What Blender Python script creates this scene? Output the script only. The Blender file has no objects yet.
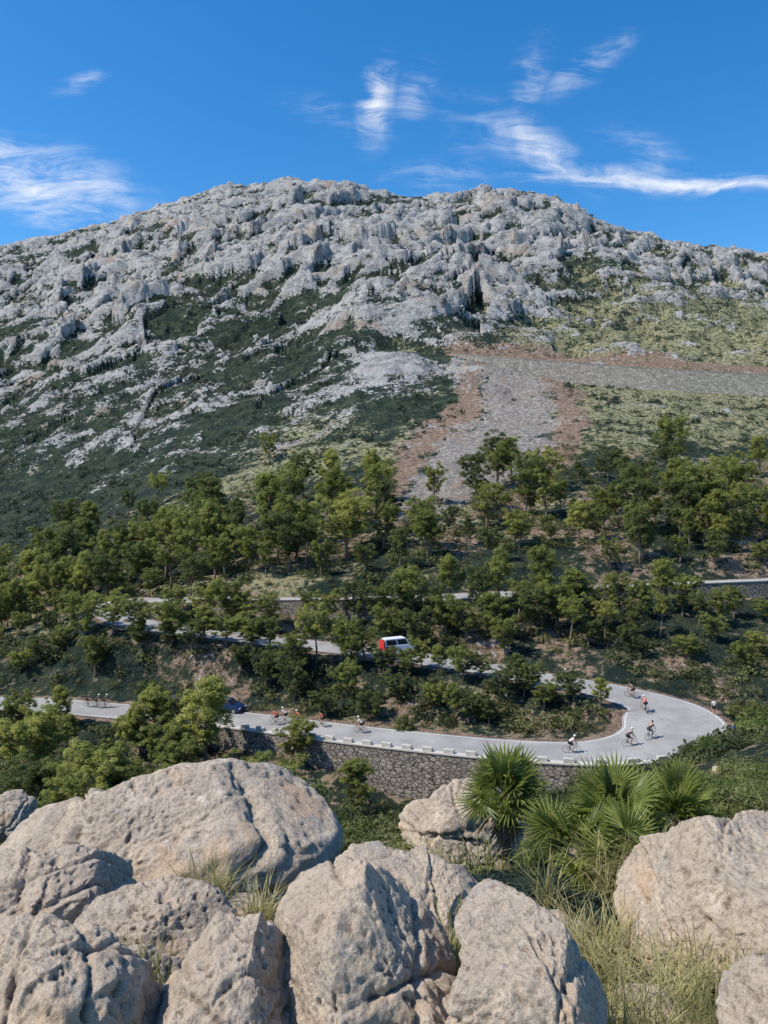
import bpy, bmesh, math, random
import numpy as np
from mathutils import Vector, Matrix, Euler
SC = bpy.context.scene; COL = SC.collection
rnd = random.Random(7); RS = np.random.RandomState(11)
PIT = math.atan(32/769.0); CP, SP = math.cos(PIT), math.sin(PIT)
F = 769.0
def uv(px, py):
    yc = (512-py)/F; X = (px-384)/F
    dy = CP+yc*SP; dz = -SP+yc*CP
    return X/dy, dz/dy
def pt(px, py, Y):
    u, v = uv(px, py); return Vector((u*Y, Y, v*Y))
def proj(x, y, z):
    f = np.maximum(y*CP-z*SP, 0.3); up = y*SP+z*CP
    return 384+F*x/f, 512-F*up/f
# ------------------------------------------------------------------ noise
_p = np.random.RandomState(3).permutation(256); _p = np.concatenate([_p, _p, _p])
_g = np.random.RandomState(4).normal(size=(256, 3)); _g /= np.linalg.norm(_g, axis=1)[:, None]
_f = np.random.RandomState(5).uniform(0, 1, size=(256, 3)); _r = np.random.RandomState(6).uniform(-1, 1, size=256)
def pn(x, y, z):
    x = np.asarray(x, float); y = np.asarray(y, float)+0*x; z = np.asarray(z, float)+0*x
    xi = np.floor(x).astype(int); yi = np.floor(y).astype(int); zi = np.floor(z).astype(int)
    xf = x-xi; yf = y-yi; zf = z-zi
    xi &= 255; yi &= 255; zi &= 255
    fu = xf*xf*xf*(xf*(xf*6-15)+10); fv = yf*yf*yf*(yf*(yf*6-15)+10); fw = zf*zf*zf*(zf*(zf*6-15)+10)
    def gd(a, b, c):
        h = _p[_p[_p[xi+a]+yi+b]+zi+c]; g = _g[h]
        return g[..., 0]*(xf-a)+g[..., 1]*(yf-b)+g[..., 2]*(zf-c)
    l = lambda a, b, t: a+t*(b-a)
    return 1.5*l(l(l(gd(0,0,0), gd(1,0,0), fu), l(gd(0,1,0), gd(1,1,0), fu), fv),
             l(l(gd(0,0,1), gd(1,0,1), fu), l(gd(0,1,1), gd(1,1,1), fu), fv), fw)
def fbm(x, y, z, o=4, g=.5):
    s = 0; a = 1; t = 0
    for i in range(o):
        s = s+a*pn(x*2**i+17*i, y*2**i+5*i, z*2**i+9*i); t += a; a *= g
    return s/t
def ridged(x, y, z, o=4, g=.5):
    s = 0; a = 1; t = 0
    for i in range(o):
        s = s+a*(1-np.abs(pn(x*2**i+7*i, y*2**i+3*i, z*2**i+21*i))*1.6); t += a; a *= g
    return s/t
def slab(x, y, z, tilt=1.3):
    """angular slabs: every Voronoi cell is a tilted plane at its own height"""
    xi = np.floor(x).astype(int); yi = np.floor(y).astype(int); zi = np.floor(z).astype(int)
    best = np.full(x.shape, 99.); val = np.zeros(x.shape)
    for a in (-1, 0, 1):
        for b in (-1, 0, 1):
            for c in (-1, 0, 1):
                h = _p[_p[_p[(xi+a) & 255]+((yi+b) & 255)]+((zi+c) & 255)]; f = _f[h]
                dx = x-xi-a-f[:, 0]; dy = y-yi-b-f[:, 1]; dz = z-zi-c-f[:, 2]
                d = dx*dx+dy*dy+dz*dz; k = d < best; g = _g[h]
                val = np.where(k, _r[h]*.6+tilt*(g[:, 0]*dx+g[:, 1]*dy+g[:, 2]*dz), val); best = np.where(k, d, best)
    return val
def sst(a, b, x):
    t = np.clip((x-a)/(b-a), 0, 1); return t*t*(3-2*t)
# ------------------------------------------------------------------ helpers
def mesh_np(name, V, Fc, smooth=True, mats=()):
    V = np.ascontiguousarray(V, dtype=np.float32); Fc = np.ascontiguousarray(Fc, dtype=np.int32)
    me = bpy.data.meshes.new(name)
    me.vertices.add(len(V)); me.vertices.foreach_set('co', V.ravel())
    me.loops.add(Fc.size); me.loops.foreach_set('vertex_index', Fc.ravel())
    k = Fc.shape[1]
    me.polygons.add(len(Fc)); me.polygons.foreach_set('loop_start', np.arange(0, Fc.size, k, dtype=np.int32))
    me.update(calc_edges=True)
    me.polygons.foreach_set('use_smooth', np.full(len(Fc), smooth, dtype=bool))
    for m in mats: me.materials.append(m)
    return me
def link(name, me, parent=None):
    o = bpy.data.objects.new(name, me); COL.objects.link(o)
    if parent is not None: o.parent = parent
    return o
def tag(o, label=None, cat=None, group=None, kind=None):
    if label: o['label'] = label
    if cat: o['category'] = cat
    if group: o['group'] = group
    if kind: o['kind'] = kind
    return o
def empty(name, loc, rz=0, sc=1):
    o = bpy.data.objects.new(name, None); COL.objects.link(o); o.location = loc; o.rotation_euler = (0, 0, rz)
    o.scale = (sc, sc, sc); o.empty_display_size = .1
    return o
def copy_tree(o, parent=None):
    c = o.copy(); COL.objects.link(c); c.parent = parent
    for ch in list(o.children): copy_tree(ch, c)
    return c
def slotmat(o, m):
    o.material_slots[0].link = 'OBJECT'; o.material_slots[0].material = m
class MB:
    def __init__(s): s.V = []; s.F = []
    def add(s, V, Fc):
        b = len(s.V); s.V += [tuple(v) for v in V]; s.F += [tuple(b+i for i in f) for f in Fc]
    def tube(s, pts, rad, n=8, cap=True):
        pts = [Vector(p) for p in pts]
        if not hasattr(rad, '__len__'): rad = [rad]*len(pts)
        V = []; Fc = []; ref = None
        for i, p in enumerate(pts):
            d = (pts[min(i+1, len(pts)-1)]-pts[max(i-1, 0)]).normalized()
            if ref is None: ref = d.orthogonal()
            a = (ref-d*ref.dot(d)).normalized(); ref = a; b = d.cross(a)
            for k in range(n):
                t = 2*math.pi*k/n; V.append(p+(a*math.cos(t)+b*math.sin(t))*rad[i])
        for i in range(len(pts)-1):
            for k in range(n):
                Fc.append((i*n+k, i*n+(k+1) % n, (i+1)*n+(k+1) % n, (i+1)*n+k))
        if cap:
            Fc.append(tuple(reversed(range(n)))); Fc.append(tuple((len(pts)-1)*n+k for k in range(n)))
        s.add(V, Fc)
    def box(s, c, h, M=None):
        V = [Vector((x*h[0], y*h[1], z*h[2])) for x in (-1, 1) for y in (-1, 1) for z in (-1, 1)]
        if M is not None: V = [M @ v for v in V]
        V = [v+Vector(c) for v in V]
        s.add(V, [(0,1,3,2), (4,6,7,5), (0,4,5,1), (2,3,7,6), (0,2,6,4), (1,5,7,3)])
    def build(s, name, mat, parent=None, smooth=False, bevel=0):
        me = bpy.data.meshes.new(name); me.from_pydata(s.V, [], s.F); me.materials.append(mat)
        if bevel:
            bm = bmesh.new(); bm.from_mesh(me)
            bmesh.ops.bevel(bm, geom=list(bm.edges), offset=bevel, segments=2, affect='EDGES', profile=.5)
            bm.to_mesh(me); bm.free()
        me.polygons.foreach_set('use_smooth', [smooth]*len(me.polygons)); me.update()
        return link(name, me, parent)
# ------------------------------------------------------------------ materials
def newmat(name):
    m = bpy.data.materials.new(name); m.use_nodes = True; nt = m.node_tree; nt.nodes.clear()
    return m, nt, nt.nodes, nt.links
class N:
    def __init__(s, nt): s.nt = nt
    def __call__(s, t, ins=None, **kw):
        n = s.nt.nodes.new(t)
        for k, v in kw.items(): setattr(n, k, v)
        for k, v in (ins or {}).items():
            if isinstance(v, bpy.types.NodeSocket): s.nt.links.new(v, n.inputs[k])
            else: n.inputs[k].default_value = v
        return n
    def math(s, op, a, b=0, c=0, clamp=False):
        return s('ShaderNodeMath', {0: a, 1: b, 2: c}, operation=op, use_clamp=clamp).outputs[0]
    def mix(s, f, a, b):
        n = s('ShaderNodeMix', data_type='RGBA')
        for i, v in ((0, f), (6, a), (7, b)):
            if isinstance(v, bpy.types.NodeSocket): s.nt.links.new(v, n.inputs[i])
            else: n.inputs[i].default_value = v if i == 0 else (tuple(v)+(1,) if len(v) == 3 else v)
        return n.outputs[2]
    def noise(s, vec, scale, detail=4, rough=.55, dist=0):
        return s('ShaderNodeTexNoise', {'Vector': vec, 'Scale': scale, 'Detail': detail, 'Roughness': rough, 'Distortion': dist}).outputs[0]
    def step(s, v, a, b, lo=0, hi=1):
        n = s('ShaderNodeMapRange', {0: v, 1: a, 2: b, 3: lo, 4: hi}, interpolation_type='SMOOTHSTEP'); return n.outputs[0]
    def bump(s, h, st, d, nrm=None):
        i = {'Height': h, 'Strength': st, 'Distance': d}
        if nrm is not None: i['Normal'] = nrm
        return s('ShaderNodeBump', i).outputs[0]
def finish(n, col, rough=.9, nrm=None, spec=.2, metal=0):
    i = {'Base Color': col, 'Roughness': rough, 'Specular IOR Level': spec, 'Metallic': metal}
    if nrm is not None: i['Normal'] = nrm
    b = n('ShaderNodeBsdfPrincipled', i); o = n('ShaderNodeOutputMaterial'); n.nt.links.new(b.outputs[0], o.inputs[0]); return b
def plain(name, c, rough=.5, metal=0, var=.15, sc=6, spec=.4):
    m, nt, nd, lk = newmat(name); n = N(nt); tc = n('ShaderNodeTexCoord')
    f = n.noise(tc.outputs['Object'], sc, 4)
    col = n.mix(f, [x*(1-var) for x in c], [min(1, x*(1+var)) for x in c])
    finish(n, col, rough, None, spec, metal); return m
def leafmat(name, dark, light, trans=.3, sc=.5, rand=.35, rough=.6):
    m, nt, nd, lk = newmat(name); n = N(nt)
    tc = n('ShaderNodeTexCoord'); oi = n('ShaderNodeObjectInfo')
    f = n.noise(tc.outputs['Object'], sc, 3, .65)
    f2 = n.math('ADD', n.step(f, .35, .65), n.math('MULTIPLY', n.math('SUBTRACT', oi.outputs['Random'], .5), rand), 0, True)
    col = n.mix(f2, dark, light)
    d = n('ShaderNodeBsdfPrincipled', {'Base Color': col, 'Roughness': rough, 'Specular IOR Level': .25})
    t = n('ShaderNodeBsdfTranslucent', {'Color': n.mix(.5, col, (light[0]*1.5, light[1]*1.5, light[2]))})
    mx = n('ShaderNodeMixShader', {0: trans, 1: d.outputs[0], 2: t.outputs[0]})
    o = n('ShaderNodeOutputMaterial'); lk.new(mx.outputs[0], o.inputs[0]); return m
M = {}
M['pine_dark'] = leafmat('pine_dark', (.06,.08,.03), (.175,.205,.062), .42, .5, .6)
M['pine_mid'] = leafmat('pine_mid', (.105,.125,.035), (.295,.31,.085), .45, .5, .6)
M['pine_pale'] = leafmat('pine_pale', (.17,.19,.05), (.41,.41,.12), .48, .5, .6)
M['scrub'] = leafmat('scrub', (.035,.05,.022), (.16,.165,.06), .3, .12)
M['scrub_far'] = leafmat('scrub_far', (.024,.042,.028), (.08,.098,.05), .15, .03)
M['shrub_olive'] = leafmat('shrub_olive', (.07,.085,.028), (.28,.28,.10), .35, 2)
M['shrub_green'] = leafmat('shrub_green', (.055,.08,.022), (.20,.24,.065), .35, 1.5)
M['palm'] = leafmat('palm', (.10,.13,.03), (.30,.325,.09), .42, 3, .6, .38)
M['palm_dead'] = leafmat('palm_dead', (.18,.13,.07), (.40,.31,.17), .2, 3)
M['grass'] = leafmat('grass', (.16,.16,.06), (.56,.48,.24), .35, 5)
M['grass_green'] = leafmat('grass_green', (.12,.13,.04), (.38,.36,.13), .35, 3)
M['bark'] = plain('bark', (.22,.17,.13), .95, 0, .4, 3, .1)
M['black'] = plain('black_plastic', (.015,.015,.017), .5)
M['rubber'] = plain('rubber', (.02,.02,.02), .8)
M['skin'] = plain('skin', (.5,.3,.2), .6)
M['steel'] = plain('steel', (.5,.5,.5), .3, .8)
M['white'] = plain('white_paint', (.75,.75,.75), .4, 0, .04)
M['red'] = plain('red_paint', (.65,.03,.02), .45)
M['blue'] = plain('blue_cloth', (.03,.13,.5), .7)
M['navy'] = plain('navy_paint', (.012,.03,.09), .25)
M['grey'] = plain('grey_paint', (.06,.065,.07), .3)
M['glass'] = plain('dark_glass', (.02,.025,.03), .08, 0, .1, 3, .6)
def make_rock_mat():
    m, nt, nd, lk = newmat('limestone'); n = N(nt)
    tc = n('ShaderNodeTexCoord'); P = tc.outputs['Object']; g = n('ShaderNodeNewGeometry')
    a = n.noise(P, 1.6, 4, .6, .3); b = n.noise(P, 7, 6, .7); c = n.noise(P, 45, 5, .75); e = n.noise(P, 3.0, 6, .7, 1.2); f = n.noise(P, 18, 6, .75)
    col = n.mix(n.step(a, .35, .65), (.51,.41,.315), (.66,.525,.39))
    col = n.mix(n.step(e, .52, .68), col, (.48,.43,.37))
    col = n.mix(n.step(b, .54, .70), col, (.78,.66,.53))
    col = n.mix(n.math('MULTIPLY', n.step(c, .50, .36), .6), col, (.25,.20,.15))
    ob = n.noise(P, 2.3, 4, .6)
    col = n.mix(n.math('MULTIPLY', n.step(ob, .54, .66), .6), col, (.63,.41,.245))
    vo = n('ShaderNodeTexVoronoi', {'Vector': P, 'Scale': 26.0}).outputs[0]
    lich = n.step(n.math('ADD', vo, n.math('MULTIPLY', b, .9)), .54, .38)
    col = n.mix(n.math('MULTIPLY', lich, .6), col, (.20,.175,.15))
    col = n.mix(n.math('MULTIPLY', n.step(f, .42, .32), .7), col, (.21,.165,.125))
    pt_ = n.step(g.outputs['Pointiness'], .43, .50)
    col = n.mix(pt_, n.mix(.5, col, (.12,.09,.065)), col)  # crevice shade painted into the rock colour, driven by pointiness
    sm = n('ShaderNodeMapping', {0: P, 2: (0, .6, 0), 3: (1, 1, .18)}).outputs[0]; gv = n.noise(sm, 22, 4, .6)
    h = n.math('ADD', n.math('ADD', n.math('MULTIPLY', c, .6), b), n.math('MULTIPLY', f, .9))
    h = n.math('ADD', h, n.math('MULTIPLY', gv, .8))
    h2 = n.noise(P, 130, 4, .8)
    nr = n.bump(h, 1.0, .026); nr = n.bump(h2, .6, .005, nr)
    finish(n, col, .95, nr, .12); return m
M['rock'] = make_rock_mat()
def make_terrain_mat():
    m, nt, nd, lk = newmat('mountain_ground'); n = N(nt)
    tc = n('ShaderNodeTexCoord'); P = tc.outputs['Object']
    at = n('ShaderNodeAttribute', attribute_name='mask'); sp = n('ShaderNodeSeparateColor', {0: at.outputs['Color']})
    at2 = n('ShaderNodeAttribute', attribute_name='mask2'); sp2 = n('ShaderNodeSeparateColor', {0: at2.outputs['Color']})
    f1 = n.noise(P, .05, 4, .65); f2 = n.noise(P, .2, 6, .7); f3 = n.noise(P, .8, 6, .75); f4 = n.noise(P, 4, 5, .7)
    scr = n.mix(n.step(f2, .4, .62), (.028,.047,.036), (.075,.094,.055))
    scr = n.mix(n.step(f3, .55, .68), scr, (.18,.175,.12))
    gr = n.mix(n.step(f3, .40, .56), (.12,.125,.065), (.47,.43,.235))
    gr = n.mix(n.step(f2, .48, .38), gr, (.075,.085,.05))
    sx = n('ShaderNodeMapping', {0: P, 2: (0, .35, 0), 3: (.5, .5, 1.5)}).outputs[0]
    st = n.noise(sx, .16, 6, .75, .4)
    rk = n.mix(n.step(st, .38, .58), (.27,.265,.26), (.54,.52,.49))
    rk = n.mix(n.step(f3, .48, .62), rk, (.70,.67,.62))
    rk = n.mix(n.math('MULTIPLY', n.step(f1, .53, .68), .6), rk, (.52,.38,.27))
    rk = n.mix(n.step(f4, .45, .30), rk, (.13,.125,.12))
    ea = n.mix(n.step(f3, .35, .65), (.22,.15,.105), (.48,.34,.24))
    sc = n.mix(n.step(f3, .42, .58), (.27,.235,.20), (.55,.485,.42))
    sc = n.mix(n.step(f4, .54, .66), sc, (.16,.14,.12))
    sc = n.mix(n.step(f2, .55, .66), sc, (.46,.32,.23))
    nz = n.math('ADD', n.math('MULTIPLY', f2, .55), n.math('MULTIPLY', f3, .55))
    def mk(s_, k=.9, w=.07):
        v = n.math('ADD', s_, n.math('MULTIPLY', n.math('SUBTRACT', nz, .55), k)); return n.step(v, .5-w, .5+w)
    c = n.mix(mk(sp.outputs[1], 1.2), scr, gr)
    c = n.mix(mk(sp2.outputs[0], 1.2), c, ea)
    c = n.mix(mk(sp.outputs[0], 2.1, .05), c, rk)
    c = n.mix(mk(sp.outputs[2], 1.7), c, sc)
    h = n.math('ADD', n.math('MULTIPLY', f2, 1.2), f3)
    nr = n.bump(h, .9, 2.2)
    nr = n.bump(f4, .5, .12, nr)
    finish(n, c, .95, nr, .1); return m
M['terrain'] = make_terrain_mat()
def make_road_mat():
    m, nt, nd, lk = newmat('old_asphalt'); n = N(nt); tc = n('ShaderNodeTexCoord'); P = tc.outputs['Object']
    a = n.noise(P, .25, 4, .6); b = n.noise(P, 3, 5, .7)
    c = n.mix(n.step(a, .35, .65), (.28,.265,.245), (.37,.35,.325)); c = n.mix(n.step(b, .5, .75), c, (.22,.21,.195))
    finish(n, c, .85, n.bump(n.noise(P, 30, 3), .3, .01), .2); return m
M['road'] = make_road_mat()
def make_wall_mat(name, a_, b_, scale=2.2, gap=(.07,.06,.05)):
    m, nt, nd, lk = newmat(name); n = N(nt); tc = n('ShaderNodeTexCoord'); P = tc.outputs['Object']
    mp = n('ShaderNodeMapping', {0: P, 3: (1, 1, 1.6)}).outputs[0]
    v = n('ShaderNodeTexVoronoi', {'Vector': mp, 'Scale': scale}); ve = n('ShaderNodeTexVoronoi', {'Vector': mp, 'Scale': scale}, feature='DISTANCE_TO_EDGE')
    s = n('ShaderNodeSeparateColor', {0: v.outputs['Color']})
    c = n.mix(s.outputs[0], a_, b_); c = n.mix(n.math('MULTIPLY', n.noise(P, .3, 4), .5), c, (.24,.195,.155))
    e = n.step(ve.outputs[0], .02, .10)
    c = n.mix(e, gap, c)
    h = n.math('ADD', e, n.math('MULTIPLY', n.noise(P, 12, 4), .4))
    finish(n, c, .95, n.bump(h, .8, .08), .1); return m
M['wall'] = make_wall_mat('masonry', (.22,.19,.16), (.45,.40,.34), 1.9)
M['wall_far'] = make_wall_mat('masonry_far', (.46,.39,.31), (.76,.67,.55), .7, (.28,.235,.19))
M['coping'] = plain('coping_stone', (.5,.46,.40), .9, 0, .3, 4, .1)
# ------------------------------------------------------------------ road paths
def path3(nodes, K=12):
    P = [np.array(p, float) for p in nodes]; out = []
    for i in range(len(P)-1):
        a, b, c, d = P[max(i-1, 0)], P[i], P[i+1], P[min(i+2, len(P)-1)]
        for k in range(K):
            t = k/K
            out.append(.5*((2*b)+(-a+c)*t+(2*a-5*b+4*c-d)*t*t+(-a+3*b-3*c+d)*t**3))
    out.append(P[-1]); return np.array(out)
RN = [(-160,704,-28.6),(-60,703,-28.4),(30,704,-28),(120,711,-27.6),(200,716,-27.2),(260,722,-26.9),(330,731,-26.6),(400,739,-26.3),
 (470,746,-26),(537,751,-25.7),(594,752,-25.4),(640,746,-25.1),(668,735,-24.8),(674,721,-24.5),(661,708,-24.2),(634,698,-23.9),
 (594,688,-23.6),(542,679,-23.2),(490,669,-22.8),(430,660,-22.4),(370,652,-22),(300,644,-21.5),(230,636,-21),(170,629,-20.5),
 (128,621,-20),(112,611,-19.5),(125,602,-19),(170,600,-18.6),(230,600,-18.2),(300,600,-17.8),(380,599,-17.3),(470,596,-16.9),
 (560,591,-16.4),(650,586,-15.8),(740,582,-15.3),(850,578,-14.8),(1000,574,-14.3)]
def node3(px, py, z):
    u, v = uv(px, py); Y = z/v; return (u*Y, Y, z)
K = 12
PA = path3([node3(*r) for r in RN], K)
PB = path3([tuple(pt(px, py, Y)) for px, py, Y in [(400,352,350),(470,359,338),(560,366,334),(660,373,331),(768,379,330),(900,388,328),(1100,400,326),(1400,415,322)]], K)
def tang(P):
    t = np.gradient(P[:, :2], axis=0); return t/np.linalg.norm(t, axis=1)[:, None]
TA, TB = tang(PA), tang(PB)
def halfw(i):
    nn = i/K
    return 2.75+2.3*np.exp(-((nn-12.8)/2.1)**2)
WALLS = [(4.5, 11.4, -1), (27.6, 30.4, -1), (31.8, 36, -1)]
def near_path(x, y, P, T):
    x = np.atleast_1d(x); y = np.atleast_1d(y); d = np.empty(len(x)); idx = np.empty(len(x), int)
    for s in range(0, len(x), 8000):
        dd = (x[s:s+8000, None]-P[None, :, 0])**2+(y[s:s+8000, None]-P[None, :, 1])**2
        idx[s:s+8000] = dd.argmin(1)
    c = P[idx]; t = T[idx]; rx = x-c[:, 0]; ry = y-c[:, 1]
    al = rx*t[:, 0]+ry*t[:, 1]; cr = t[:, 0]*ry-t[:, 1]*rx
    alc = np.clip(al, -1, 1)
    d = np.sqrt(cr**2+(np.abs(al)-np.abs(alc))**2)
    gz = np.gradient(P[:, 2])[idx]/np.maximum(np.linalg.norm(np.gradient(P[:, :2], axis=0), axis=1)[idx], .01)
    return d, np.sign(cr), c[:, 2]+gz*alc, idx
# ------------------------------------------------------------------ terrain table
CX = [-450, -150, 0, 200, 400, 600, 768, 1000, 1300]
near_c = [(-8,-1.6),(0,-1.75),(2,-1.95),(3.5,-2.2)]
CT = [
 near_c+[(5,-2.6),(9,-4.8),(20,-11),(40,-19),(60,-27),(85,-30),(97,-29.5),(125,-28),(170,-26),(230,-21),(280,-8),(350,10),(450,45),(560,90),(660,140),(760,190),(820,195),(1000,150),(1300,90)],
 near_c+[(5,-2.6),(9,-4.8),(20,-11),(40,-20),(60,-28),(80,-30),(97,-28.6),(125,-27),(170,-25),(230,-20),(280,-8),(350,13),(450,50),(560,100),(660,155),(760,215),(820,222),(1000,170),(1300,90)],
 near_c+[(5,-2.6),(9,-4.8),(20,-11),(40,-20),(60,-28),(80,-30),(92,-29),(97,-28),(106,-25),(115,-24.5),(140,-25),(170,-24),(230,-20),(280,-8),(350,15),(450,55),(560,110),(660,165),(760,232),(820,238),(1000,180),(1300,90)],
 near_c+[(5,-2.6),(9,-4.9),(20,-11),(40,-20.5),(60,-29),(80,-30),(85,-29),(92,-26.5),(100,-22.8),(106,-21),(112,-19.8),(118,-18),(125,-16.8),(150,-14.5),(190,-9),(240,2),(300,22),(380,55),(480,98),(600,165),(700,235),(760,287),(820,292),(1000,230),(1300,100)],
 near_c+[(5,-2.6),(9,-4.9),(20,-10.5),(40,-19.5),(60,-28),(70,-31),(75,-31),(79,-28),(84,-26),(92,-23.6),(97,-22),(104,-20.5),(109,-19.5),(113,-17),(120,-14.5),(140,-10),(160,-6),(200,2),(260,22),(330,50),(420,98),(500,135),(600,190),(700,250),(760,291),(820,296),(1000,230),(1300,100)],
 near_c+[(5,-2.5),(9,-4.5),(20,-9.5),(40,-17.5),(60,-25),(66,-27.5),(69,-27.5),(74,-25.2),(80,-24.5),(88,-23.5),(100,-20.5),(109,-18.5),(113,-16.4),(120,-14),(130,-11),(160,-4),(200,8),(260,27),(300,35),(326,40),(342,51),(400,75),(500,125),(600,175),(700,225),(760,255),(820,260),(1000,200),(1300,90)],
 near_c+[(5,-2.3),(9,-3.9),(20,-8.2),(40,-15),(60,-20.5),(75,-23.2),(90,-23),(100,-21),(109,-18),(115,-15.3),(120,-13.5),(140,-8),(200,5),(260,22),(300,30),(326,36),(342,45.5),(450,80),(600,145),(700,195),(760,225),(820,230),(1000,180),(1300,80)],
 near_c+[(5,-2.1),(9,-3.4),(20,-7),(40,-12),(60,-16),(75,-18),(90,-18),(115,-13),(140,-7),(200,4),(260,18),(300,26),(326,30),(334,37),(450,70),(600,125),(760,195),(820,200),(1000,150),(1300,70)],
 near_c+[(5,-2.0),(9,-3.0),(20,-6),(40,-9),(60,-12),(90,-14),(115,-11),(140,-6),(200,3),(260,14),(326,24),(334,30),(450,60),(600,105),(760,165),(820,170),(1000,130),(1300,60)]]
OFF = 20.0
SV = np.linspace(math.log(OFF-9), math.log(OFF+1400), 620); YV = np.exp(SV)-OFF
PXV = np.linspace(-450, 1300, 351)
colz = np.array([np.interp(YV, [a for a, b in c], [b for a, b in c]) for c in CT])
TAB = np.array([np.interp(PXV, CX, colz[:, j]) for j in range(len(YV))])
CRX = [-450,-150,0,50,100,150,200,235,290,340,380,430,465,495,520,550,600,640,700,768,1000,1300]
CRP = [285,262,248,237,224,207,193,182,178,178,188,201,193,184,187,198,222,237,247,253,275,300]
crz = np.interp(PXV, CRX, [uv(384, p)[1]*760 for p in CRP])
row760 = np.array([np.interp(760, YV, TAB[:, j]) for j in range(len(PXV))])
wY = np.clip((YV-480)/280, 0, 1)**1.4
TAB = TAB+wY[:, None]*(crz-row760)[None, :]
def gsm(A, s, ax):
    k = np.exp(-.5*(np.arange(-3*s, 3*s+1)/s)**2); k /= k.sum()
    return np.apply_along_axis(lambda r: np.convolve(np.pad(r, 3*s, mode='edge'), k, 'valid'), ax, A)
TS = gsm(gsm(TAB, 2, 0), 3, 1)
def table(x, y):
    yy = np.maximum(y, 2.0)
    px = np.clip(384+F*x/yy, -449, 1299)
    fj = (px-PXV[0])/(PXV[1]-PXV[0]); j = np.clip(fj.astype(int), 0, len(PXV)-2); fj = fj-j
    s = np.log(np.clip(y, -8.9, 1399)+OFF); fi = (s-SV[0])/(SV[1]-SV[0]); i = np.clip(fi.astype(int), 0, len(YV)-2); fi = fi-i
    return (TS[i, j]*(1-fj)+TS[i, j+1]*fj)*(1-fi)+(TS[i+1, j]*(1-fj)+TS[i+1, j+1]*fj)*fi
def g2(x, z, cx, cz, rx, rz, ang=0):
    c, s = math.cos(ang), math.sin(ang); a = (x-cx)*c+(z-cz)*s; b = -(x-cx)*s+(z-cz)*c
    return np.exp(-(a/rx)**2-(b/rz)**2)
def H(x, y, full=False):
    sh = np.shape(x); x = np.ravel(np.asarray(x, float)); y = np.ravel(np.asarray(y, float))
    z = table(x, y)
    damp = np.ones(len(x)); flat = np.zeros(len(x))
    m = (y > 55) & (y < 140)
    if m.any():
        d, sd, zr, idx = near_path(x[m], y[m], PA, TA)
        hw = halfw(idx); w = 1-sst(hw+1.0, hw+5.5, d)
        nn = idx/K
        for a, b, s in WALLS:
            q = (nn >= a) & (nn <= b) & (sd == s)
            w = np.where(q, np.where(d > hw+.35, 0.0, 1.0), w)
        z[m] = z[m]*(1-w)+(zr-.08)*w; damp[m] = 1-w; flat[m] = 1-sst(hw+.3, hw+2.6, d)
    m = (y > 270) & (y < 400) & (x > -45)
    if m.any():
        d, sd, zr, idx = near_path(x[m], y[m], PB, TB)
        w = 1-sst(5, 14, d); wl = (sd < 0) & (idx/K > .9)
        Dp = 1.5+6.2*sst(.9, 2.2, idx/K)
        zl = zr-Dp-(d-3.6)*.2; wl2 = sst(8, 34, d); zn = zl*(1-wl2)+z[m]*wl2
        z[m] = np.where(wl & (d > 3.6), zn, z[m]*(1-w)+(zr-.1)*w)
        w = np.where(wl & (d > 3.6), 0, w)
        damp[m] *= (1-w)*np.clip(sst(3, 32, d)*.95+.05, 0, 1); flat[m] = w
    near = 1-sst(20, 60, y)
    z = z+damp*near*.16*fbm(x*.8, y*.8, 0*x, 3)
    mid = sst(15, 60, y)
    z = z+damp*mid*(1.3*fbm(x/12, y/12, 0*x, 3)+.35*fbm(x/2.5, y/2.5, 0*x+4, 2))
    mt = sst(190, 430, y)
    q = mt > .001
    if q.any():
        xx, yq, zz, mm = x[q], y[q], z[q], mt[q]
        rt = 1-.65*sst(60, 200, xx)*(1-sst(110, 170, zz))
        bx = xx*.94+zz*.34; bz = zz*.94-xx*.34
        a = ridged(bx/150+3, yq/170, bz/120, 3)-.55
        b = ridged(bx/60, yq/55, bz/30+9, 3)-.55
        wx = 5*pn(xx/25, yq/25, zz/25); wz = 4*pn(xx/22+9, yq/25, zz/22)
        s1 = slab((bx+wx)/46, yq/46, (bz+wz)/20)
        s2 = slab((bx+wx)/19+5, yq/20, (bz+wz)/8.5)
        s3 = slab((bx+wx)/8, yq/9+3, (bz+wz)/4.0)
        e = fbm(bx/6, yq/6, bz/4.5, 3)
        crest = 1-.8*sst(670, 750, yq)
        amp = .5+.5*sst(40, 150, zz)
        dz = 22*a*crest+9*b*(.4+.6*crest)*rt+(7.5*s1+3.6*s2)*rt*amp*(.25+.75*crest)+1.8*s3*rt*amp+1.1*e*rt
        dz = dz+16*g2(xx, zz, 0, 88, 32, 30)-16*g2(xx, zz, -50, 112, 75, 14, -.25)-14*g2(xx, zz, -190, 75, 95, 16, .35)+10*g2(xx, zz, -150, 110, 60, 22, .3)-10*g2(xx, zz, -90, 60, 60, 12, .5)+9*g2(xx, zz, 110, 150, 70, 16, -.2)
        hh = bz+dz*.5+12*fbm(xx/70, yq/70, 0*xx+2, 3)
        S = 24.0; fr = (hh/S) % 1.0
        tw = sst(-.2, .3, fbm(xx/80+5, yq/80, zz/60, 3))
        dz = dz+rt*tw*.6*S*(sst(.45, .8, fr)-fr)*sst(20, 90, zz)*(.3+.7*crest)
        z[q] = zz+dz*mm*damp[q]
    if full: return z.reshape(sh), flat.reshape(sh)
    return z.reshape(sh)
def H1(x, y): return float(H(np.array([x]), np.array([y]))[0])
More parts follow.
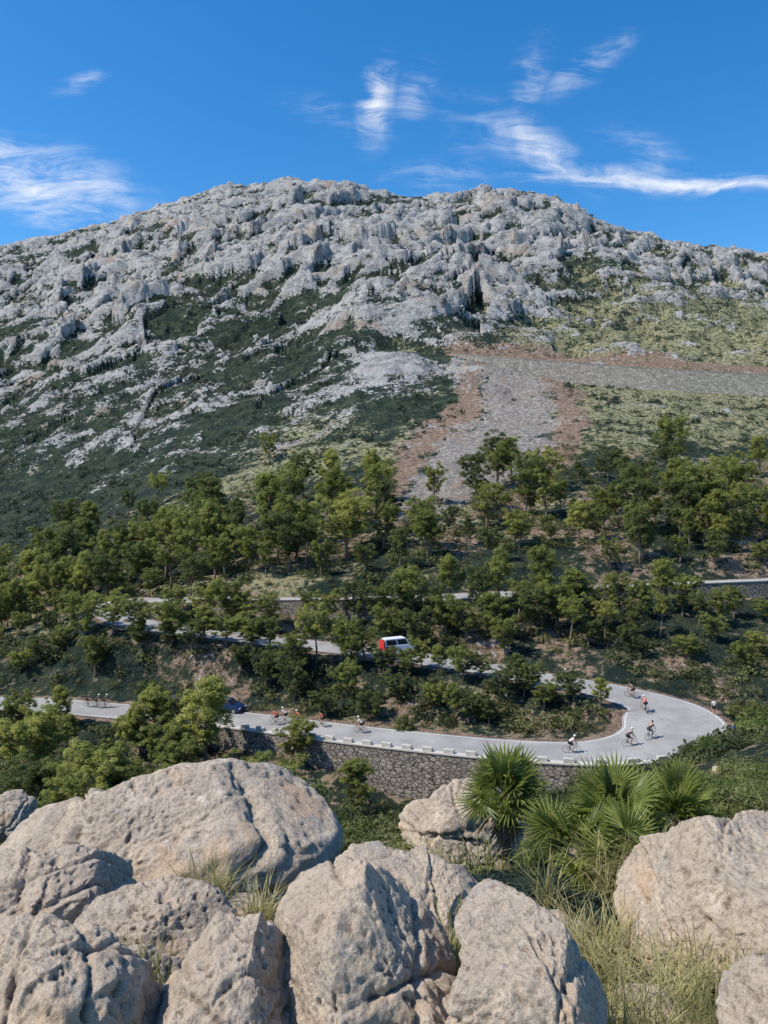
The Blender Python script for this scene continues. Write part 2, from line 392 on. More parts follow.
# ------------------------------------------------------------------ terrain sheet
def geo(a, b, n, o=0): return np.exp(np.linspace(math.log(a+o), math.log(b+o), n, endpoint=False))-o
rows = np.concatenate([np.linspace(-7, 1, 8, endpoint=False), np.linspace(1, 12, 90, endpoint=False), geo(12, 64, 90), np.linspace(64, 125, 200, endpoint=False),
                       geo(125, 318, 160), np.linspace(318, 346, 70, endpoint=False), np.linspace(346, 800, 520, endpoint=False), np.linspace(800, 1350, 30)])
us = np.concatenate([np.linspace(-1.3, -.56, 50, endpoint=False), np.linspace(-.56, .56, 560, endpoint=False), np.linspace(.56, 1.3, 50)])
YY, UU = np.meshgrid(rows, us, indexing='ij'); XX = UU*(YY+8)
ZZ, FL = H(XX, YY, True)
nr_, nc_ = XX.shape
ii = np.arange(nr_*nc_).reshape(nr_, nc_)
FA = np.stack([ii[:-1, :-1], ii[:-1, 1:], ii[1:, 1:], ii[1:, :-1]], -1).reshape(-1, 4)
me = mesh_np('terrain', np.stack([XX, YY, ZZ], -1).reshape(-1, 3), FA, True, [M['terrain']])
gy = np.gradient(ZZ, axis=0)/np.maximum(np.gradient(YY, axis=0), .01); gx = np.gradient(ZZ, axis=1)/np.maximum(np.gradient(XX, axis=1), .01)
slope = np.sqrt(gx**2+gy**2)
conv = np.clip((ZZ-gsm(gsm(ZZ, 7, 0), 6, 1))/2.6, -1, 1)*(YY > 200)
conv2 = np.clip((ZZ-gsm(gsm(ZZ, 20, 0), 16, 1))/8, -1, 1)*(YY > 200)
PX, PY = proj(XX, YY, ZZ)
def gridmap(G, xs, ys, px, py):
    G = np.array(G, float); fx = np.interp(px, xs, np.arange(len(xs))); fy = np.interp(py, ys, np.arange(len(ys)))
    j = np.minimum(fx.astype(int), len(xs)-2); i = np.minimum(fy.astype(int), len(ys)-2); a = fx-j; b = fy-i
    return (G[i, j]*(1-a)+G[i, j+1]*a)*(1-b)+(G[i+1, j]*(1-a)+G[i+1, j+1]*a)*b
gxs = [0,96,192,288,384,480,576,672,768]; gys = [200,240,280,320,360,400,440,480,520]
RK = [[.55,.55,.55,.55,.54,.48,.50,.48,.48],[.50,.55,.54,.64,.66,.58,.42,.40,.45],[.46,.56,.38,.50,.38,.56,.36,.34,.44],[.34,.48,.14,.06,.58,.40,.25,.22,.3],
      [.32,.46,.30,.14,.95,.38,.18,.16,.15],[.28,.38,.34,.36,.42,.32,.25,.12,.1],[.28,.34,.36,.38,.30,.25,.18,.08,.08],[.32,.32,.34,.28,.25,.2,.12,.05,.05],[.1]*9]
rk = gridmap(RK, gxs, gys, PX, PY)
GRS = [[.1,.1,.1,.1,.1,.2,.3,.3,.3],[.1,.1,.1,.1,.15,.3,.4,.4,.3],[.1,.1,.1,.15,.2,.3,.5,.5,.45],[.1,.1,.1,.15,.3,.4,.6,.65,.7],
      [.1,.1,.15,.2,.3,.5,.68,.75,.75],[.05,.05,.15,.3,.4,.5,.6,.75,.8],[.05,.05,.2,.5,.4,.4,.6,.8,.85],[0,.05,.25,.65,.5,.4,.55,.75,.85],[0,0,.2,.45,.4,.3,.4,.5,.5]]
gs = gridmap(GRS, gxs, gys, PX, PY)
far = sst(185, 260, YY)
BX = XX*.94+ZZ*.34; BZ = ZZ*.94-XX*.34
n1 = fbm(BX/45, YY/45, BZ/20, 4); n2 = fbm(BX/12, YY/12, BZ/6, 3)
rock = rk+(np.clip(slope, 0, 2.5)-1.1)*.08+n1*.7+n2*.6+conv*.32+conv2*.16-.06
rock = rock*far+(1-far)*(.06+.7*n2)
grass = (gs+n1*.4+n2*.25)*far+(1-far)*(.48+.8*n1+.4*n2)
def polydist(px, py, line):
    best = np.full(px.shape, 1e9)
    for (x0, y0, w0), (x1, y1, w1) in zip(line[:-1], line[1:]):
        dx, dy = x1-x0, y1-y0; t = np.clip(((px-x0)*dx+(py-y0)*dy)/(dx*dx+dy*dy), 0, 1)
        best = np.minimum(best, np.hypot(px-x0-t*dx, py-y0-t*dy)/(w0+t*(w1-w0)))
    return best
SCL = [(506,384,32),(522,415,40),(505,445,40),(455,480,40),(425,508,30)]
scr_d = polydist(PX, PY, SCL)
inS = (YY > 150) & (YY < 329)
m1 = fbm(XX/14, YY/14, 0*XX, 3)
scree = np.where(inS, np.clip(1.36-scr_d+m1*.7+n2*.4, 0, 1), 0)
earth = np.clip(.5*(1-far)+n2*.4+n1*.2-.06, 0, 1)*(1-far)+far*(.18+n1*.3)
earth = np.where(inS, np.maximum(earth, 1.0-np.abs(scr_d-1.2)*1.3+n2*.6+m1*.4), earth)
bench = np.exp(-((YY-346)/16)**2)*sst(60, 110, PX-350)
earth = np.maximum(earth, bench*.7+n2*.4*bench)
e2 = (YY > 295) & (YY < 329) & (PX > 480) & (PX < 620); earth = np.where(e2, np.maximum(earth, .45+n2*.6), earth)
earth = np.maximum(earth, FL*.7*(YY < 150)); rock = np.where(FL > .3, 0, rock); scree = np.where(FL > .3, 0, scree)
nearm = 1-sst(6, 14, YY); earth = earth*(1-nearm)+nearm*(.45+n2); rock = rock*(1-nearm)
ca = me.color_attributes.new('mask', 'FLOAT_COLOR', 'POINT')
ca.data.foreach_set('color', np.clip(np.stack([rock, grass, scree, np.ones_like(rock)], -1), 0, 1).astype(np.float32).ravel())
ca = me.color_attributes.new('mask2', 'FLOAT_COLOR', 'POINT')
ca.data.foreach_set('color', np.clip(np.stack([earth, far, far, np.ones_like(rock)], -1), 0, 1).astype(np.float32).ravel())
tag(link('mountain_terrain', me), 'rocky limestone mountain and valley slopes with scrub and scree', 'hillside', kind='structure')
# ------------------------------------------------------------------ roads and walls
def strip(name, P, T, o0, o1, dz, mat, i0=0, i1=None, parent=None):
    i1 = len(P) if i1 is None else i1; V = []; Fc = []; n = 9
    for q, i in enumerate(range(i0, i1)):
        nx, ny = -T[i, 1], T[i, 0]; a = o0(i); b = o1(i)
        for k in range(n):
            o = a+(b-a)*k/(n-1); V.append((P[i, 0]+nx*o, P[i, 1]+ny*o, P[i, 2]+dz))
        if q:
            for k in range(n-1): Fc.append(((q-1)*n+k, q*n+k, q*n+k+1, (q-1)*n+k+1))
    return link(name, mesh_np(name, np.array(V), np.array(Fc), True, [mat]), parent)
tag(strip('road', PA, TA, lambda i: -halfw(i), lambda i: halfw(i), .0, M['road']), 'grey asphalt mountain road winding through a hairpin bend', 'road', kind='structure')
tag(strip('mountain_road', PB, TB, lambda i: -3.4, lambda i: 3.4, .0, M['road']), 'mountain road on top of the long high retaining wall', 'road', kind='structure')
M['paint'] = plain('road_paint', (.6,.6,.58), .7, 0, .25, 2)
tag(strip('road_edge_line', PA, TA, lambda i: halfw(i)-.38, lambda i: halfw(i)-.26, .012, M['paint'], 0, 20*K), 'thin white painted line on the inner road edge', 'road marking', kind='structure')
tag(strip('road_edge_line', PA, TA, lambda i: -halfw(i)+.26, lambda i: -halfw(i)+.38, .012, M['paint'], 0, 20*K), 'thin white painted line on the outer road edge', 'road marking', kind='structure')
def wall_along(name, P, T, i0, i1, side, off, thick, top, bot, mat, label, cope=True):
    r = empty('retaining_wall', tuple(P[(i0+i1)//2])); tag(r, label, 'stone wall')
    for nm, mt_, prof in ((name, mat, lambda o, i: ((o, top), (o+thick, top), (o+thick, bot(i)), (o, bot(i)))),
                          ('coping', M['coping'], lambda o, i: ((o-.06, top+.003), (o+thick+.08, top+.003), (o+thick+.08, top+.14), (o-.06, top+.14)))):
        V = []; Fc = []; q = 0; W = MB()
        for i in range(i0, i1+1):
            nx, ny = -T[i, 1]*side, T[i, 0]*side; o = off(i) if callable(off) else off
            for (oo, zz) in prof(o, i): V.append((P[i, 0]+nx*oo, P[i, 1]+ny*oo, P[i, 2]+zz))
            if q:
                b = (q-1)*4; c = q*4
                for k in range(4): Fc.append((b+k, b+(k+1) % 4, c+(k+1) % 4, c+k))
            q += 1
        Fc += [(0, 1, 2, 3), ((q-1)*4+3, (q-1)*4+2, (q-1)*4+1, (q-1)*4)]
        if side < 0: Fc = [tuple(reversed(f)) for f in Fc]
        W.V = V; W.F = Fc; o = W.build(nm, mt_, r); o.location = -r.location
    return r
def botA(i):
    nx, ny = TA[i, 1], -TA[i, 0]; return H1(PA[i, 0]+nx*(halfw(i)+1.0), PA[i, 1]+ny*(halfw(i)+1.0))-PA[i, 2]-1.0
wall_along('wall_face', PA, TA, int(4.5*K), int(11.4*K), -1, lambda i: halfw(i)+.15, .6, .12, lambda i: min(botA(i), -1.2), M['wall'], 'long curved stone retaining wall holding up the lowest stretch of road')
wall_along('wall_face', PA, TA, int(27.6*K), int(30.4*K), -1, lambda i: halfw(i)+.15, .6, .5, lambda i: min(botA(i), -2.2), M['wall'], 'stone wall under the upper road, left of centre among the pines')
wall_along('wall_face', PA, TA, int(31.8*K), int(36*K), -1, lambda i: halfw(i)+.15, .6, .5, lambda i: min(botA(i), -2.2), M['wall'], 'stone wall under the upper road at the right edge among the pines')
def botB(i):
    nx, ny = TB[i, 1], -TB[i, 0]; return H1(PB[i, 0]+nx*6.5, PB[i, 1]+ny*6.5)-PB[i, 2]-1.5
wall_along('wall_face', PB, TB, int(.9*K), 7*K, -1, 3.8, 1.5, .9, lambda i: min(botB(i), -2), M['wall_far'], 'long pale retaining wall of the high road across the right mountainside')
gm = MB(); gm.box((0, 0, .2), (.5, .2, .2)); g0 = gm.build('guard_stone', M['coping'], None, False, .05)
cnt = 0
pos = PA[int(4.7*K):int(11.3*K)]; tt = TA[int(4.7*K):int(11.3*K)]
seg = np.concatenate([[0], np.cumsum(np.linalg.norm(np.diff(pos[:, :2], axis=0), axis=1))])
for s in np.arange(.8, seg[-1], 2.1):
    j = int(np.searchsorted(seg, s)); j = min(j, len(pos)-1)
    f = (s-seg[j-1])/(seg[j]-seg[j-1]); p = pos[j-1]*(1-f)+pos[j]*f; t = tt[j]
    o_ = halfw(int(4.7*K)+j)+.45
    g = g0 if cnt == 0 else g0.copy()
    if cnt: COL.objects.link(g)
    g.location = (p[0]+t[1]*o_, p[1]-t[0]*o_, p[2]+.262); g.rotation_euler = (0, 0, math.atan2(t[1], t[0])); cnt += 1
    tag(g, 'pale stone guard block in the even row on top of the lowest retaining wall', 'guard stone', 'guard stones along the lower road parapet')
# ------------------------------------------------------------------ foliage
def leafset(C, R, n, size, seed, up=.35):
    r = np.random.RandomState(seed); k = len(C)
    d = r.normal(size=(k*n, 3)); d /= np.linalg.norm(d, axis=1)[:, None]
    d[:, 2] = np.where(d[:, 2] < -.3, -d[:, 2]*.6, d[:, 2])
    rad = r.uniform(.25, 1.15, k*n)**.7
    c = np.repeat(C, n, 0)+d*np.repeat(R, n, 0)*rad[:, None]
    nrm = d+r.normal(size=d.shape)*.6; nrm[:, 2] += up; nrm /= np.linalg.norm(nrm, axis=1)[:, None]
    a = np.cross(nrm, r.normal(size=d.shape)); a /= np.linalg.norm(a, axis=1)[:, None]; b = np.cross(nrm, a)
    s = size*r.uniform(.6, 1.4, k*n)[:, None]
    V = np.stack([c-a*s, c-b*s*.35, c+a*s, c+b*s*.45], 1).reshape(-1, 3)
    return V, np.arange(len(V)).reshape(-1, 4)
def pine(seed, form):
    r = random.Random(seed); h = 10.0; mb = MB()
    lean = Vector((r.uniform(-1.1, 1.1), r.uniform(-1.1, 1.1), 0)); top = {'round': .82, 'tall': .92, 'umbrella': .80}[form]
    tp = []
    for i in range(7):
        t = i/6; tp.append(Vector((lean.x*t*t+.3*math.sin(3*t+seed), lean.y*t*t+.25*math.cos(4*t+seed)-.2, h*top*t-.5*(i == 0))))
    mb.tube(tp, [.26, .2, .17, .14, .11, .08, .04], 7)
    C = []; R = []
    nl = {'round': 36, 'tall': 36, 'umbrella': 26}[form]; t0 = {'round': .3, 'tall': .26, 'umbrella': .5}[form]
    for k in range(nl):
        t = t0+(1-t0)*(k+.5)/nl; ti = t*6; i0 = min(int(ti), 5); p = tp[i0].lerp(tp[i0+1], ti-i0)
        az = k*2.4+r.uniform(-.7, .7)
        if form == 'round': L = 2.6*math.sin(math.pi*min(1, .18+.82*(1-t)/(1-t0)*.80))*r.uniform(.5, 1.35)+.3
        elif form == 'tall': L = 2.0*((1-t)/(1-t0))**.6*r.uniform(.5, 1.4)+.25
        else: L = 2.9*r.uniform(.45, 1.2)
        up = r.uniform(.5, 1.25) if form != 'umbrella' else r.uniform(.35, .9)
        e = p+Vector((math.cos(az)*L, math.sin(az)*L, L*up)); m = p.lerp(e, .5)+Vector((0, 0, -.1*L))
        mb.tube([p, m, e], [.08, .05, .02], 5, False)
        rr = r.uniform(.36, .7)
        C.append(e); R.append((rr, rr, rr*1.2))
        for f_ in ((.85, .68, .45) if L > 1.1 else (.6,)):
            q = p.lerp(e, f_)+Vector((r.uniform(-.7, .7), r.uniform(-.7, .7), r.uniform(-.1, 1.1))); r2 = rr*r.uniform(.6, 1.05); C.append(q); R.append((r2, r2, r2*1.2))
    C.append(tp[-1]+Vector((0, 0, .5))); R.append((.5, .5, .9))
    C = np.array([tuple(c) for c in C]); R = np.array(R)
    sc = h/(C[:, 2]+R[:, 2]).max()
    V, Fc = leafset(C, R, 105, .14, seed)
    V[:, 2] *= sc
    bm_ = mb.build('trunk', M['bark'], None, True); bm_.data.transform(Matrix.Diagonal((1, 1, sc, 1)))
    tme = bm_.data; bpy.data.objects.remove(bm_)
    return tme, mesh_np('crown', V, Fc, False, [M['pine_mid']])
PV = [pine(s, f) for s, f in ((1,'round'),(2,'round'),(3,'tall'),(4,'tall'),(5,'umbrella'),(6,'round'),(7,'umbrella'),(8,'tall'))]
ORD = 'first second third fourth fifth sixth seventh eighth ninth tenth eleventh twelfth thirteenth fourteenth fifteenth sixteenth seventeenth eighteenth nineteenth twentieth'.split()
TENS = ['twenty', 'thirty', 'forty', 'fifty', 'sixty', 'seventy', 'eighty', 'ninety']; TEN2 = ['twentieth', 'thirtieth', 'fortieth', 'fiftieth', 'sixtieth', 'seventieth', 'eightieth', 'ninetieth']
def ordinal(n):
    if n < 20: return ORD[n]
    n += 1; t, o = divmod(n, 10); return TEN2[t-2] if o == 0 else TENS[t-2]+' '+ORD[o-1]
Z = {}
ZB, ZM, ZU, ZA, ZH = 'below the lowest road', 'between lowest and middle road', 'between middle and upper road', 'above', 'high above the forest'
def T(zone, px, top, Y, v=None, tone=None, wide=1.0):
    if zone == ZA: zone = 'just above the upper road' if Y < 129 else ('midway up the forest belt' if Y < 148 else 'along the forest top edge')
    Z.setdefault(zone, []).append((px, top, Y, v, tone, wide))
for a in [(200,674,78,3,2,1.2),(152,682,82,2,2,1.2),(38,704,74,5,2,1.1),(102,738,64,0,1,1.3),(8,760,60,1,0,1.3),(70,712,82,2,1),(180,735,72,0,1,1.2),(128,700,80,7,2,1),(238,748,66,1,1,1.3),
          (360,756,68,3,1,1.3),(215,765,52,0,1,1.4),(278,752,62,5,1,1.3),(0,696,84,0,1,1.1),(150,755,62,1,1,1.3),(60,770,52,5,2,1.3),(20,712,72,0,2,1.2),(85,745,60,1,2,1.3),(58,684,86,3,2,1.1),(18,688,86,5,1,1.1),(172,690,81,5,1,1)]: T(ZB, *a)
for a in [(315,603,94,6,2,1.1),(20,662,103,0,2,1),(265,642,93,1,0),(352,630,92,5,1),(384,653,91,0,0,1.2),(420,634,91,1,1,.9),(440,642,90,3,1),(462,644,88,0,1),(406,648,90,5,1,1.2),(515,652,86,3,0,1.1),(500,662,84,1,0,1),
          (434,680,84,0,2),(292,652,90,1,0),(345,658,87,0,1),(524,672,84,5,0,.9),(455,680,82,2,1),(395,672,87,1,0),(240,642,95,0,0),(168,638,99,1,0),(470,690,81,0,0),(95,632,100,5,1),(60,625,106,0,1),(545,704,82,1,1),(490,700,80,5,0),(600,698,80,3,2,.9),(140,632,100,0,0),(325,690,86,1,0),(370,700,84,0,0),(572,688,82,0,0,1),
          (112,588,103,1,2,1.3),(138,596,101,0,1,1.5),(172,598,99.5,5,1,1.5),(84,590,104,0,1,1.4),(228,610,98.5,1,1,1.5),(268,614,97,0,0,1.5),(342,612,95,5,1,1.3),(364,626,93.5,0,1,1.3),(202,604,99,3,1,1.4),(480,650,88,1,0,1.1),(540,660,87,0,1),(35,632,104,5,0),(298,628,93,5,1,1.3),(250,620,97,3,1,1.4),(190,613,98,1,0,1.4)]: T(ZM, *a)
for a in [(200,578,108,1,2,1),(240,590,107,5,2,1.1),(412,564,106,0,1,1.2),(452,552,107,3,1,1.3),(570,564,103,2,1),(606,594,100,4,2),(660,588,100,6,1),(700,588,102,4,0),(722,586,103,0,1),(545,543,107,3,1,1.1),(500,546,107,7,1,1.1),(478,563,105,5,0),
          (760,628,94,1,2),(745,640,90,0,1),(668,556,108,2,1,1.3),(75,590,112,5,1),(305,588,107,6,1),(520,573,105,4,1),(635,598,100,5,0),(572,590,98,4,1),(355,578,107,0,0),(432,578,104,1,0),(768,600,104,5,1),(380,576,108,1,1),
          (220,578,106,0,1,1.4),(270,590,106,5,1,1.1),(325,586,106,1,1,1.1),(400,580,105,5,0,1.1),(445,593,102,0,1,1.3),(465,593,100,1,1,1.3),(495,590,100,3,1,1.3),(530,583,102,5,0,1.3),(555,578,103,0,1,1.3),(590,574,104,1,1,1.1),(620,570,106,0,1,1.1),(645,578,105,5,1,1.1),(685,573,106,0,1,1.1),(735,583,105,5,1),(415,606,100,0,0,1.3),(385,606,101,5,1,1.3),(590,613,97,1,0),(505,613,97,5,1),(630,623,96,0,0),(690,633,93,5,1),(715,610,98,1,1),(165,586,109,0,1,1.3)]: T(ZU, *a)
for a in [(345,486,131,1,2,1.3),(385,501,133,0,1,1.1),(422,493,132,5,1,1.2),(270,468,142,3,1,1.1),(286,508,127,0,0,1.2),(205,463,152,2,0,1.1),(168,503,137,0,1),(184,508,132,5,1),(130,516,142,1,0),(110,526,140,0,1),(85,516,160,2,0),(235,496,160,3,0),
          (215,533,127,5,1,1.1),(481,500,150,4,1),(506,488,150,4,1),(532,495,150,6,1),(560,478,152,3,1),(580,460,170,7,0),(600,454,176,3,0),(625,454,176,2,1),(650,459,174,0,1),(595,503,132,5,1,1.1),(550,513,132,0,1,1.1),(520,518,130,4,1),(470,516,132,7,0),
          (682,476,160,3,0),(655,493,142,5,1,1.1),(630,503,132,3,1),(726,480,132,1,1,1.3),(706,496,130,0,1,1.1),(756,483,135,5,1,1.2),(772,496,132,1,1),(742,506,126,0,0),(690,506,128,2,1),(60,540,172,0,0),(20,556,170,1,1),(50,572,142,5,1,1.1),(8,585,150,0,1),(30,544,182,3,0),
          (150,496,165,0,0),(195,486,170,1,0),(250,523,128,0,1,1.1),(305,516,150,4,0),(320,538,122,0,1,1.1),(450,504,140,0,0),(400,524,122,3,0),(365,538,121,1,0,1.1),(610,478,150,1,0),(540,463,165,3,0),(665,468,165,4,1),(575,496,140,7,0),(645,518,124,0,0),(490,524,125,0,0,1.1),(430,510,150,2,1),
          (75,553,140,1,1,1.1),(100,544,150,0,0),(140,538,130,5,0,1.1),(0,602,125,0,1,1.1),(35,592,125,1,1,1.1),(85,577,130,5,0,1.1),(265,538,125,3,1),(190,548,122,1,0,1.1),(610,533,121,1,1),(680,533,122,0,1),(715,528,121,5,0),(760,538,122,1,1),(118,567,127,1,2,1.1),(150,567,124,0,1,1.1),(60,587,122,0,1),(20,610,118,5,1),(-5,628,115,1,1),(50,610,116,0,0)]: T(ZA, *a)
T(ZH, 268, 430, 235, 1, 1, 1.0)
T(ZH, 206, 470, 200, 3, 0, 1.0)
T(ZH, 128, 488, 215, 0, 0, 1.0)
r_ = random.Random(21)
for k in range(84):
    px = r_.uniform(-60, 830) if k < 62 else r_.uniform(-20, 340); Y = r_.uniform(122, 185) if px > 200 else r_.uniform(122, 225)
    if k >= 62: Y = r_.uniform(121, 152)
    if 395 < px < 470 and Y > 165: continue
    hh = r_.uniform(8, 13.5) if Y > 132 else r_.uniform(6.5, 10); u = (px-384)/F; gz = H1(u*Y, Y); top = 480-F*(gz+hh)/Y
    T(ZA, px, top, Y, r_.choice([0,1,2,3,4,5,7]), r_.choice([0,1,1,2]), 1.1)
for k in range(14):
    px = r_.uniform(-40, 300); Y = r_.uniform(55, 85); hh = r_.uniform(3.5, 6); u = (px-384)/F; gz = H1(u*Y, Y); top = 480-F*(gz+hh)/Y
    T(ZB, px, top, Y, r_.choice([0,1,5]), r_.choice([0,1,2]), 1.3)
TONE = ['dark green', 'mid green', 'yellow green']; TM = ['pine_dark', 'pine_mid', 'pine_pale']
SHAPE = ['rounded', 'rounded', 'tapering', 'tapering', 'flat topped', 'rounded', 'flat topped', 'tapering']
for zone, L in Z.items():
    L.sort(key=lambda a: a[0])
    for q, (px, top, Y, v, tone, wide) in enumerate(L):
        u, vv = uv(px, top); x = u*Y; dd, sd, zr, idx = near_path(np.array([x]), np.array([Y]), PA, TA); y = Y
        if Y < 130 and dd[0] < halfw(idx[0])+1.2:
            nx, ny = -TA[idx[0], 1], TA[idx[0], 0]; s = sd[0] or 1; k = halfw(idx[0])+1.9
            x = PA[idx[0], 0]+nx*s*k; y = PA[idx[0], 1]+ny*s*k
        gz = H1(x, y); hh = vv*Y-gz; hh = max(3.4, min(hh, 15.5))
        r = empty('pine_tree', (x, y, gz-.1), rnd.uniform(0, 6.28)); s = hh/10
        w = wide*max(s, .55)*rnd.uniform(.8, 1.06); r.scale = (w, w, s)
        t_ = link('trunk', PV[v][0], r); c_ = link('crown', PV[v][1], r); slotmat(c_, M[TM[tone]])
        size = 'tall' if hh > 9.5 else ('medium' if hh > 6 else 'small')
        tag(r, f'{size} {TONE[tone]} {SHAPE[v]} pine, {ordinal(q)} from left {zone}', 'pine tree', 'pines '+zone)
def scatter(name, n, fn, leaves, size, mat, seed, label, cat):
    r = np.random.RandomState(seed)
    P, S = fn(r, n)
    V, Fc = leafset(P, S, leaves, size, seed+1, .2)
    c = np.repeat(V.reshape(-1, 4, 3).mean(1), 4, 0); f = np.repeat(S[:, 0]/S[:, 0].mean(), leaves*4)[:, None]
    V = c+(V-c)*f
    return tag(link(name, mesh_np(name, V, Fc, False, [mat])), label, cat, kind='stuff')
def under(r, n):
    Y = np.exp(r.uniform(math.log(52), math.log(215), n)); px = r.uniform(-160, 930, n); x = (px-384)/F*Y
    d, sd, zr, idx = near_path(x, Y, PA, TA)
    keep = ((d > halfw(idx)+1.5) | (Y > 135)) & (fbm(x/14, Y/14, 0*x+3, 3)+.3-.25*sst(500, 700, px)*sst(150, 120, Y) > r.uniform(-.1, .3, n))
    keep &= ~((px > 395) & (px < 500) & (Y > 165))
    x = x[keep]; Y = Y[keep]; z = H(x, Y); s = r.uniform(.4, 1.5, len(x))*np.where((d[keep] < halfw(idx[keep])+3) & (Y < 130), .55, 1)
    return np.stack([x, Y, z+s*.25], -1), np.stack([s, s, s*.8], -1)
scatter('undergrowth', 7600, under, 70, .17, M['scrub'], 5, 'low green scrub growing between and under the pines', 'undergrowth')
def mscrub(r, n):
    Y = r.uniform(215, 740, n); px = r.uniform(-150, 920, n); x = (px-384)/F*Y
    z = H(x, Y); py = proj(x, Y, z)[1]
    rkv = gridmap(RK, gxs, gys, px, py); sd_ = polydist(px, py, SCL)
    keep = (r.uniform(0, 1, n) > rkv*1.25) & ((sd_ > 1.2) | (Y > 330) | (r.uniform(0, 1, n) < .05)) & (fbm(x/30, Y/30, z/30, 3) > r.uniform(-.4, .2, n)) & ((x < 20) | (Y < 305) | (Y > 348))
    keep &= (px < 520) | (r.uniform(0, 1, n) < .5)
    x = x[keep]; Y = Y[keep]; z = z[keep]; s = r.uniform(.6, 1.9, len(x))*(.7+Y/800)
    return np.stack([x, Y, z+s*.2], -1), np.stack([s, s, s*.7], -1)
scatter('mountain_scrub', 19000, mscrub, 24, .5, M['scrub_far'], 9, 'dark scrub bushes dotted all over the mountainside', 'scrub')
def slopescrub(r, n):
    Y = np.exp(r.uniform(math.log(8.5), math.log(58), n)); px = r.uniform(240, 900, n); x = (px-384)/F*Y
    keep = (fbm(x/3, Y/3, 0*x, 3) > r.uniform(-.4, .3, n)); x = x[keep]; Y = Y[keep]
    z = H(x, Y); s = r.uniform(.18, .5, len(x))*np.clip(Y/16, .7, 2)
    return np.stack([x, Y, z+s*.3], -1), np.stack([s, s, s*.75], -1)
scatter('slope_scrub', 800, slopescrub, 260, .032, M['shrub_olive'], 15, 'patchy low olive bushes covering the slope below the boulders', 'scrub')
# ------------------------------------------------------------------ shrubs near
def shrub_mesh(seed, mat, n=34, leaves=210, size=.035):
    r = np.random.RandomState(seed)
    d = r.normal(size=(n, 3)); d /= np.linalg.norm(d, axis=1)[:, None]; d[:, 2] = np.abs(d[:, 2])
    C = d*r.uniform(.3, .85, (n, 1)); C[:, 2] = C[:, 2]*.95+.05; s = r.uniform(.16, .32, (n, 1)); R = np.concatenate([s, s, s*.9], 1)
    V, Fc = leafset(C, R, leaves, size, seed+1)
    return mesh_np('foliage', V, Fc, False, [mat])
SM = [shrub_mesh(31, M['shrub_olive']), shrub_mesh(32, M['shrub_green']), shrub_mesh(33, M['shrub_green'], 26, 180, .045), shrub_mesh(34, M['shrub_olive'], 40, 160, .05)]
SHR = [(300,802,11,.85,0,'olive green shrub at the right corner of the big left boulder'),(335,822,9.5,.6,3,'yellowish shrub just left of the far flat rock'),(262,768,20,1.6,1,'dark green shrub behind the top of the big left boulder'),
 (305,775,24,1.9,2,'round shrub below the left end of the retaining wall'),(372,812,16,1.2,0,'olive shrub under the foot of the retaining wall'),(340,800,30,1.9,1,'dark shrub in the hollow below the retaining wall'),
 (430,845,7.5,.45,0,'low yellowish shrub beneath the far flat rock'),(385,840,8,.45,1,'small green shrub between the boulders and the far flat rock'),(455,800,28,1.6,3,'pale shrub left of the left palm below the wall'),
 (560,792,26,1.2,2,'green shrub between the two palms'),(640,792,34,1.4,3,'pale shrub between the wall end and the palms'),(722,788,13,.9,1,'green shrub behind the right palm'),(752,796,8,.5,0,'low shrub above the right hand boulder'),
 (765,770,16,.9,1,'green shrub at the right edge above the boulders'),(716,738,58,2.2,2,'bright green shrub right of the hairpin bend'),(742,765,26,1.1,3,'olive shrub on the right hand slope'),(765,722,62,2.8,1,'dark shrub at the right edge beside the hairpin'),
 (745,700,78,2.4,3,'olive bush behind the blue clad person'),(708,778,30,1.0,0,'pale olive shrub on the slope under the hairpin bend'),(405,715,80.5,1.4,3,'olive hedge bush beside the lower road, middle'),(655,795,18,.8,0,'straw green shrub behind the big palm'),
 (40,785,26,2.0,1,'dark shrub behind the left boulder'),(130,782,30,2.0,2,'green shrub above the middle of the big left boulder'),(8,792,14,.8,0,'olive shrub at the left edge behind the boulder'),(200,776,26,1.6,3,'pale shrub behind the crest of the left boulder'),
 (575,722,79.5,1.1,2,'small bush inside the hairpin bend'),(602,720,79,.9,0,'small olive bush at the tip of the hairpin island'),(735,812,6.5,.4,3,'small olive shrub on top of the right edge boulder'),(548,832,6.5,.35,1,'small green shrub between the left palm and the clump')]
for k, (px, py, Y, rad, v, lab) in enumerate(SHR):
    p = pt(px, py, Y); g = H1(p.x, p.y)
    s = link('shrub', SM[v]); hh = max(rad*.8, p.z-g); s.location = (p.x, p.y, g-.05); s.scale = (rad, rad, min(hh, rad*1.9)); s.rotation_euler = (0, 0, k*1.3); tag(s, lab, 'shrub')
